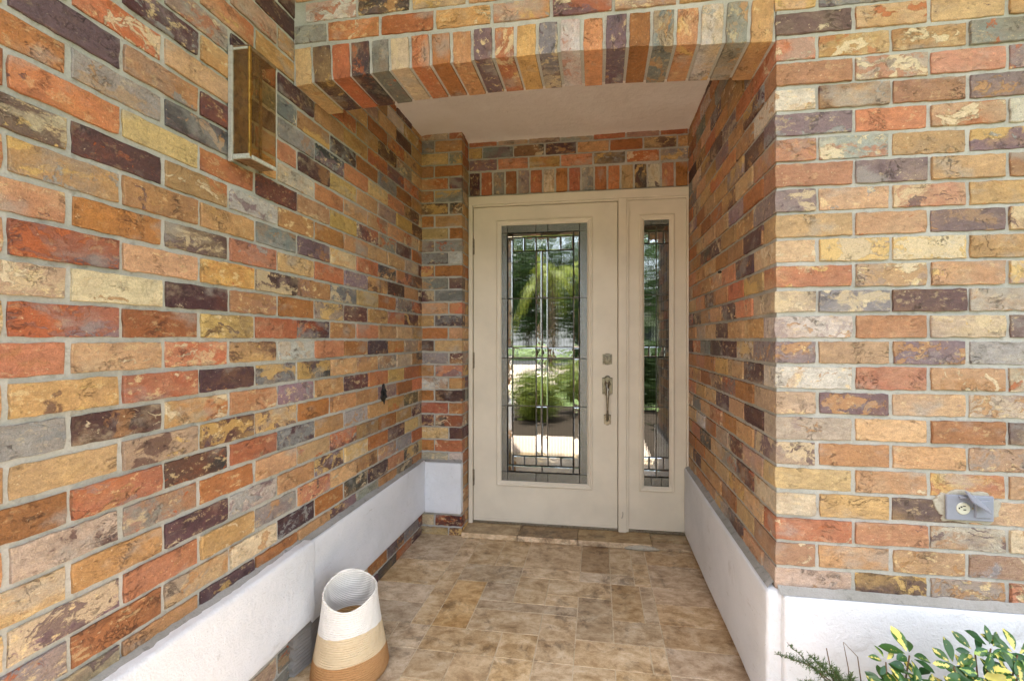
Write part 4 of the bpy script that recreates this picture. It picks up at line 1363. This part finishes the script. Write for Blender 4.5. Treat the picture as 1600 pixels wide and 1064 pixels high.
fern = thing('feathery_fern', 'thin feathery grey green fern sprig leaning left in front of white band corner', 'fern')
rl = random.Random(19)
bm = bmesh.new(); bn = bmesh.new()
def frond(p0, p1, sag, dens, size):
    p0 = Vector(p0); p1 = Vector(p1)
    pts_ = []
    for i in range(9):
        t = i / 8
        p = p0.lerp(p1, t); p.z += sag * math.sin(PI * t * 0.9) + rl.uniform(-.003, .003)
        pts_.append(p)
    bm_tube(bm, pts_, [0.0017 - 0.0011 * i / 8 for i in range(9)], 5)
    for i in range(dens):
        t = rl.uniform(0.12, 1.0)
        k = min(7, int(t * 8)); p = pts_[k].lerp(pts_[k + 1], t * 8 - k)
        d = Vector((rl.uniform(-1, 1), rl.uniform(-1, 1), rl.uniform(-0.3, 1.0))).normalized()
        ln = size * rl.uniform(0.5, 1.2) * (1.2 - 0.7 * t)
        sd = d.cross(Vector((rl.random(), rl.random(), rl.random()))).normalized() * 0.0011
        q = [bn.verts.new(p - sd), bn.verts.new(p + sd), bn.verts.new(p + d * ln + sd * 0.3)]
        bn.faces.new(q)
        for w in range(3):
            pp = p + d * ln * rl.uniform(0.3, 0.9)
            d2 = (d + Vector((rl.uniform(-1, 1), rl.uniform(-1, 1), rl.uniform(-1, 1)))).normalized()
            q = [bn.verts.new(pp - sd * 0.8), bn.verts.new(pp + sd * 0.8), bn.verts.new(pp + d2 * ln * 0.5)]
            bn.faces.new(q)
root = (0.66, 1.24, -0.02)
mid = (0.60, 1.23, 0.33)
frond(root, mid, 0.0, 30, 0.03)
frond(mid, (0.455, 1.21, 0.400), 0.012, 210, 0.020)
frond((0.59, 1.23, 0.325), (0.478, 1.215, 0.432), 0.0, 90, 0.014)
frond((0.61, 1.235, 0.32), (0.535, 1.22, 0.40), 0.005, 140, 0.024)
frond((0.63, 1.235, 0.30), (0.58, 1.21, 0.385), 0.0, 160, 0.026)
frond((0.64, 1.24, 0.28), (0.625, 1.21, 0.37), 0.0, 150, 0.026)
frond((0.64, 1.24, 0.28), (0.50, 1.20, 0.345), 0.01, 150, 0.026)
link('stem', to_mesh(bm, 'stem', True), M['stem'], fern)
o = link('needles', to_mesh(bn, 'needles'), M['fern'], fern)
o['kind'] = 'stuff'
twig = thing('dry_twigs', 'two or three bare thin dry twigs rising between fern and shrub', 'twigs')
for pts_ in ([(0.66, 1.25, -0.02), (0.648, 1.25, 0.25), (0.640, 1.25, 0.36), (0.628, 1.25, 0.425)], [(0.665, 1.25, -0.02), (0.676, 1.25, 0.28), (0.662, 1.25, 0.39), (0.630, 1.25, 0.424)],
            [(0.64, 1.25, -0.02), (0.612, 1.25, 0.28), (0.588, 1.25, 0.405)], [(0.80, 1.2, -0.02), (0.825, 1.2, 0.30), (0.838, 1.2, 0.385)]):
    bm = bmesh.new(); bm_tube(bm, pts_, [0.0026, 0.0018, 0.0012, 0.0007][:len(pts_)], 6)
    link('twig', to_mesh(bm, 'twig', True), M['stem'], twig)

# ------------------------------------------------------------------ rest of the house, so that the sun and sky are cut off as in the place
house = thing('house', 'the rest of the house behind the entry walls, with flat grey roof', 'house')
link('roof', box_mesh('roof', -4.6, 4.2, YF + 0.02, 7.4, ZT, ZT + 0.12), M['roof'], house)
link('roof_wing', box_mesh('roof_wing', -4.6, DX - 0.02, 0.12, YF + 0.018, ZT, ZT + 0.12), M['roof'], house)
link('eave', box_mesh('eave', DX - 0.018, 4.2, 0.27, YF + 0.018, ZT, ZT + 0.12), M['ceiling'], house)
link('wing_wall', box_mesh('wing_wall', -4.5, -1.452, 0.155, 0.35, -0.1, ZT), M['house_wall'], house)
link('wing_wall', box_mesh('wing_wall', -4.5, -4.3, 0.352, 7.3, -0.1, ZT), M['house_wall'], house)
link('side_wall', box_mesh('side_wall', XE, XE + 0.2, YF + 0.02, 7.3, -0.1, ZT), M['house_wall'], house)
link('rear_wall', box_mesh('rear_wall', -4.29, XE - 0.002, 7.1, 7.3, -0.1, ZT), M['house_wall'], house)
link('room_wall', box_mesh('room_wall', -1.6, -1.5, 2.9, 7.09, 0.0, ZT), M['interior'], house)
link('room_wall', box_mesh('room_wall', 1.5, 1.6, 2.9, 7.09, 0.0, ZT), M['interior'], house)
link('room_back', box_mesh('room_back', -1.498, 1.498, 6.2, 6.3, 0.0, ZT), M['interior'], house)
link('room_floor', box_mesh('room_floor', -1.498, 1.498, 2.845, 6.19, -0.1, 0.028), M['interior'], house)
link('stair_newel', box_mesh('stair_newel', 0.3, 0.9, 5.0, 6.1, 0.03, 0.9), M['interior'], house)

# ------------------------------------------------------------------ front garden and street, behind the camera and mirrored in the door glass
structure(link('walkway', box_mesh('walkway', DX - 0.02, XR + 0.0, 0.10, 0.898, -0.12, -0.002), M['paver']))
structure(link('shrub_bed', box_mesh('shrub_bed', -3.2, 3.3, -2.4, 0.098, -0.2, -0.03), M['soil']))
structure(link('driveway', box_mesh('driveway', -6.0, -1.2, -14.9, -2.6, -0.12, -0.01), M['paver']))
structure(link('lawn', box_mesh('lawn', -90, 90, -90, 60, -0.4, -0.125), M['grass']))
structure(link('street', box_mesh('street', -90, 90, -21, -15, -0.3, -0.115), M['asphalt']))

def leafy(name, label, cat, center, size, count, leaf, mat, seed, trunk=None, group=None):
    t = thing(name, label, cat, (center[0], center[1], 0), group)
    r_ = random.Random(seed)
    bm = bmesh.new()
    clumps = [Vector((r_.gauss(0, .42) * size[0], r_.gauss(0, .42) * size[1], center[2] + r_.uniform(-1, 1) * size[2])) for _ in range(max(8, count // 60))]
    for i in range(count):
        c_ = r_.choice(clumps) + Vector((r_.gauss(0, .16) * size[0], r_.gauss(0, .16) * size[1], r_.gauss(0, .16) * size[2]))
        d = Vector((r_.uniform(-1, 1), r_.uniform(-1, 1), r_.uniform(-1, 1))).normalized()
        s = d.cross(Vector((r_.random(), r_.random(), r_.random()))).normalized()
        l = leaf * r_.uniform(0.6, 1.3)
        q = [bm.verts.new(c_), bm.verts.new(c_ + d * l * 0.5 + s * l * 0.28), bm.verts.new(c_ + d * l), bm.verts.new(c_ + d * l * 0.5 - s * l * 0.28)]
        bm.faces.new(q)
    o = link('crown' if trunk else 'foliage', to_mesh(bm, 'foliage'), mat, t)
    o['kind'] = 'stuff'
    b2 = bmesh.new()
    if trunk:
        bm_tube(b2, [(0, 0, -0.15), (0.05, 0.02, center[2] * 0.5), (0, 0, center[2])], [trunk, trunk * 0.8, trunk * 0.4], 10)
        for i in range(6):
            a = 2 * PI * i / 6 + r_.random()
            bm_tube(b2, [(0, 0, center[2] * 0.6), (math.cos(a) * size[0] * .35, math.sin(a) * size[1] * .35, center[2]), (math.cos(a) * size[0] * .7, math.sin(a) * size[1] * .7, center[2] + size[2] * .5)], [trunk * .5, trunk * .3, trunk * .1], 7)
    else:
        for i in range(5):
            a = 2 * PI * i / 5
            bm_tube(b2, [(0, 0, -0.1), (math.cos(a) * size[0] * .4, math.sin(a) * size[1] * .4, center[2])], [0.012, 0.005], 6)
    link('trunk' if trunk else 'stem', to_mesh(b2, 'trunk', True), M['bark'], t)
    return t
leafy('hedge_shrub', 'rounded yellow green shrub beside the walkway, mirrored in the door glass', 'shrub', (-0.92, -1.2, 0.34), (0.36, 0.3, 0.30), 6500, 0.055, M['shrub_leaf'], 1)
leafy('hedge_shrub', 'low spreading shrub across the walkway, mirrored right of the other shrub', 'shrub', (-0.10, -1.9, 0.50), (0.5, 0.35, 0.30), 6500, 0.06, M['shrub_leaf'], 2)
leafy('hedge_shrub', 'dense dark hedge shrub right of the walkway, mirrored in the sidelight', 'shrub', (0.85, -2.6, 0.60), (0.75, 0.4, 0.5), 9000, 0.07, M['tree_leaf'], 22)
leafy('garden_tree', 'broad shade tree beside the street left of the palm', 'tree', (-8.5, -13.0, 4.6), (3.2, 3.0, 1.8), 5200, 0.26, M['tree_leaf'], 3, 0.22)
leafy('garden_tree', 'tall dark tree across the street right of the palm', 'tree', (4.5, -24.0, 5.2), (3.6, 3.0, 2.4), 5200, 0.32, M['tree_leaf'], 4, 0.25)
leafy('garden_tree', 'far round tree across the street behind the pale house', 'tree', (-9.0, -34.0, 6.0), (4.5, 3.0, 2.8), 5200, 0.4, M['tree_leaf'], 6, 0.3)

leafy('garden_tree', 'wide tree across the street straight behind the palm', 'tree', (-4.6, -25.0, 5.0), (3.4, 2.4, 3.4), 7000, 0.34, M['tree_leaf'], 12, 0.25)
leafy('garden_tree', 'bushy tree across the street just right of the palm trunk', 'tree', (-0.6, -27.0, 4.6), (2.4, 2.4, 3.6), 7000, 0.34, M['tree_leaf'], 13, 0.22)
palm = thing('palm_tree', 'palm tree with drooping yellow green fronds in the front garden', 'palm tree', (-1.9, -12.0, 0))
bm = bmesh.new()
bm_tube(bm, [(0.1, 0, -0.15), (0.04, 0, 1.5), (0, 0, 3.0), (0, 0, 4.0)], [0.17, 0.13, 0.12, 0.10], 12)
link('trunk', to_mesh(bm, 'trunk', True), M['bark'], palm)
rp = random.Random(9)
for i in range(12):
    bm = bmesh.new()
    a = 2 * PI * i / 12 + rp.uniform(-.25, .25)
    up = rp.uniform(-0.7, 1.7)
    ln = rp.uniform(0.9, 1.9)
    dirv = Vector((math.cos(a), math.sin(a), 0)); perp = Vector((-math.sin(a), math.cos(a), 0))
    spine = []
    for k in range(11):
        t = k / 10
        spine.append(Vector((0, 0, 4.0)) + dirv * ln * t * (1 - 0.25 * t) + Vector((0, 0, up * ln * t * 0.8 - 1.35 * ln * t * t * 0.8)))
    bm_tube(bm, spine, [0.03 - 0.002 * k for k in range(11)], 5)
    for k in range(1, 20):
        t = 0.12 + 0.88 * k / 20
        if rp.random() < 0.25:
            continue
        kk = min(9, int(t * 10)); p = spine[kk].lerp(spine[kk + 1], t * 10 - kk)
        for sg in (-1, 1):
            tip = p + perp * sg * 0.42 * math.sin(PI * min(1, t * 0.85 + 0.12)) + dirv * 0.22 + Vector((0, 0, -0.42 - rp.uniform(0, .25)))
            w = dirv * 0.035
            bm.faces.new([bm.verts.new(p - w), bm.verts.new(p + w), bm.verts.new(tip)])
    link('frond', to_mesh(bm, 'frond'), M['palm_leaf'], palm)

def far_house(label, x0, x1, y0, y1, h, wins):
    t = thing('neighbour_house', label, 'house', ((x0 + x1) / 2, y1, 0))
    ox, oy = (x0 + x1) / 2, y1
    link('wall', box_mesh('wall', x0 - ox, x1 - ox, y0 - oy, 0, -0.2, h), M['house_wall'], t)
    bm = bmesh.new()
    v = [bm.verts.new(p) for p in ((x0 - ox - .5, y0 - oy - .5, h), (x1 - ox + .5, y0 - oy - .5, h), (x1 - ox + .5, .5, h), (x0 - ox - .5, .5, h), (x0 - ox + 2, (y0 - oy) / 2, h + 1.9), (x1 - ox - 2, (y0 - oy) / 2, h + 1.9))]
    for f in ((0, 1, 5, 4), (2, 3, 4, 5), (1, 2, 5), (3, 0, 4), (3, 2, 1, 0)):
        bm.faces.new([v[i] for i in f])
    link('roof', to_mesh(bm, 'roof'), M['roof'], t)
    for wx, wz, ww, wh in wins:
        link('window', box_mesh('window', wx - ww / 2, wx + ww / 2, 0.002, 0.05, wz - wh / 2, wz + wh / 2), M['window'], t)
far_house('white house across the street with grey hip roof', -1.5, 11.0, -40, -29, 2.9, [(-4, 1.6, 1.6, 1.2), (-1, 1.6, 1.2, 1.2), (2.5, 1.2, 2.4, 2.2)])
far_house('pale house further left across the street', -24, -10, -42, -31, 2.9, [(-4, 1.6, 1.6, 1.2), (3, 1.6, 1.6, 1.2)])
print('objects', len(scene.objects))
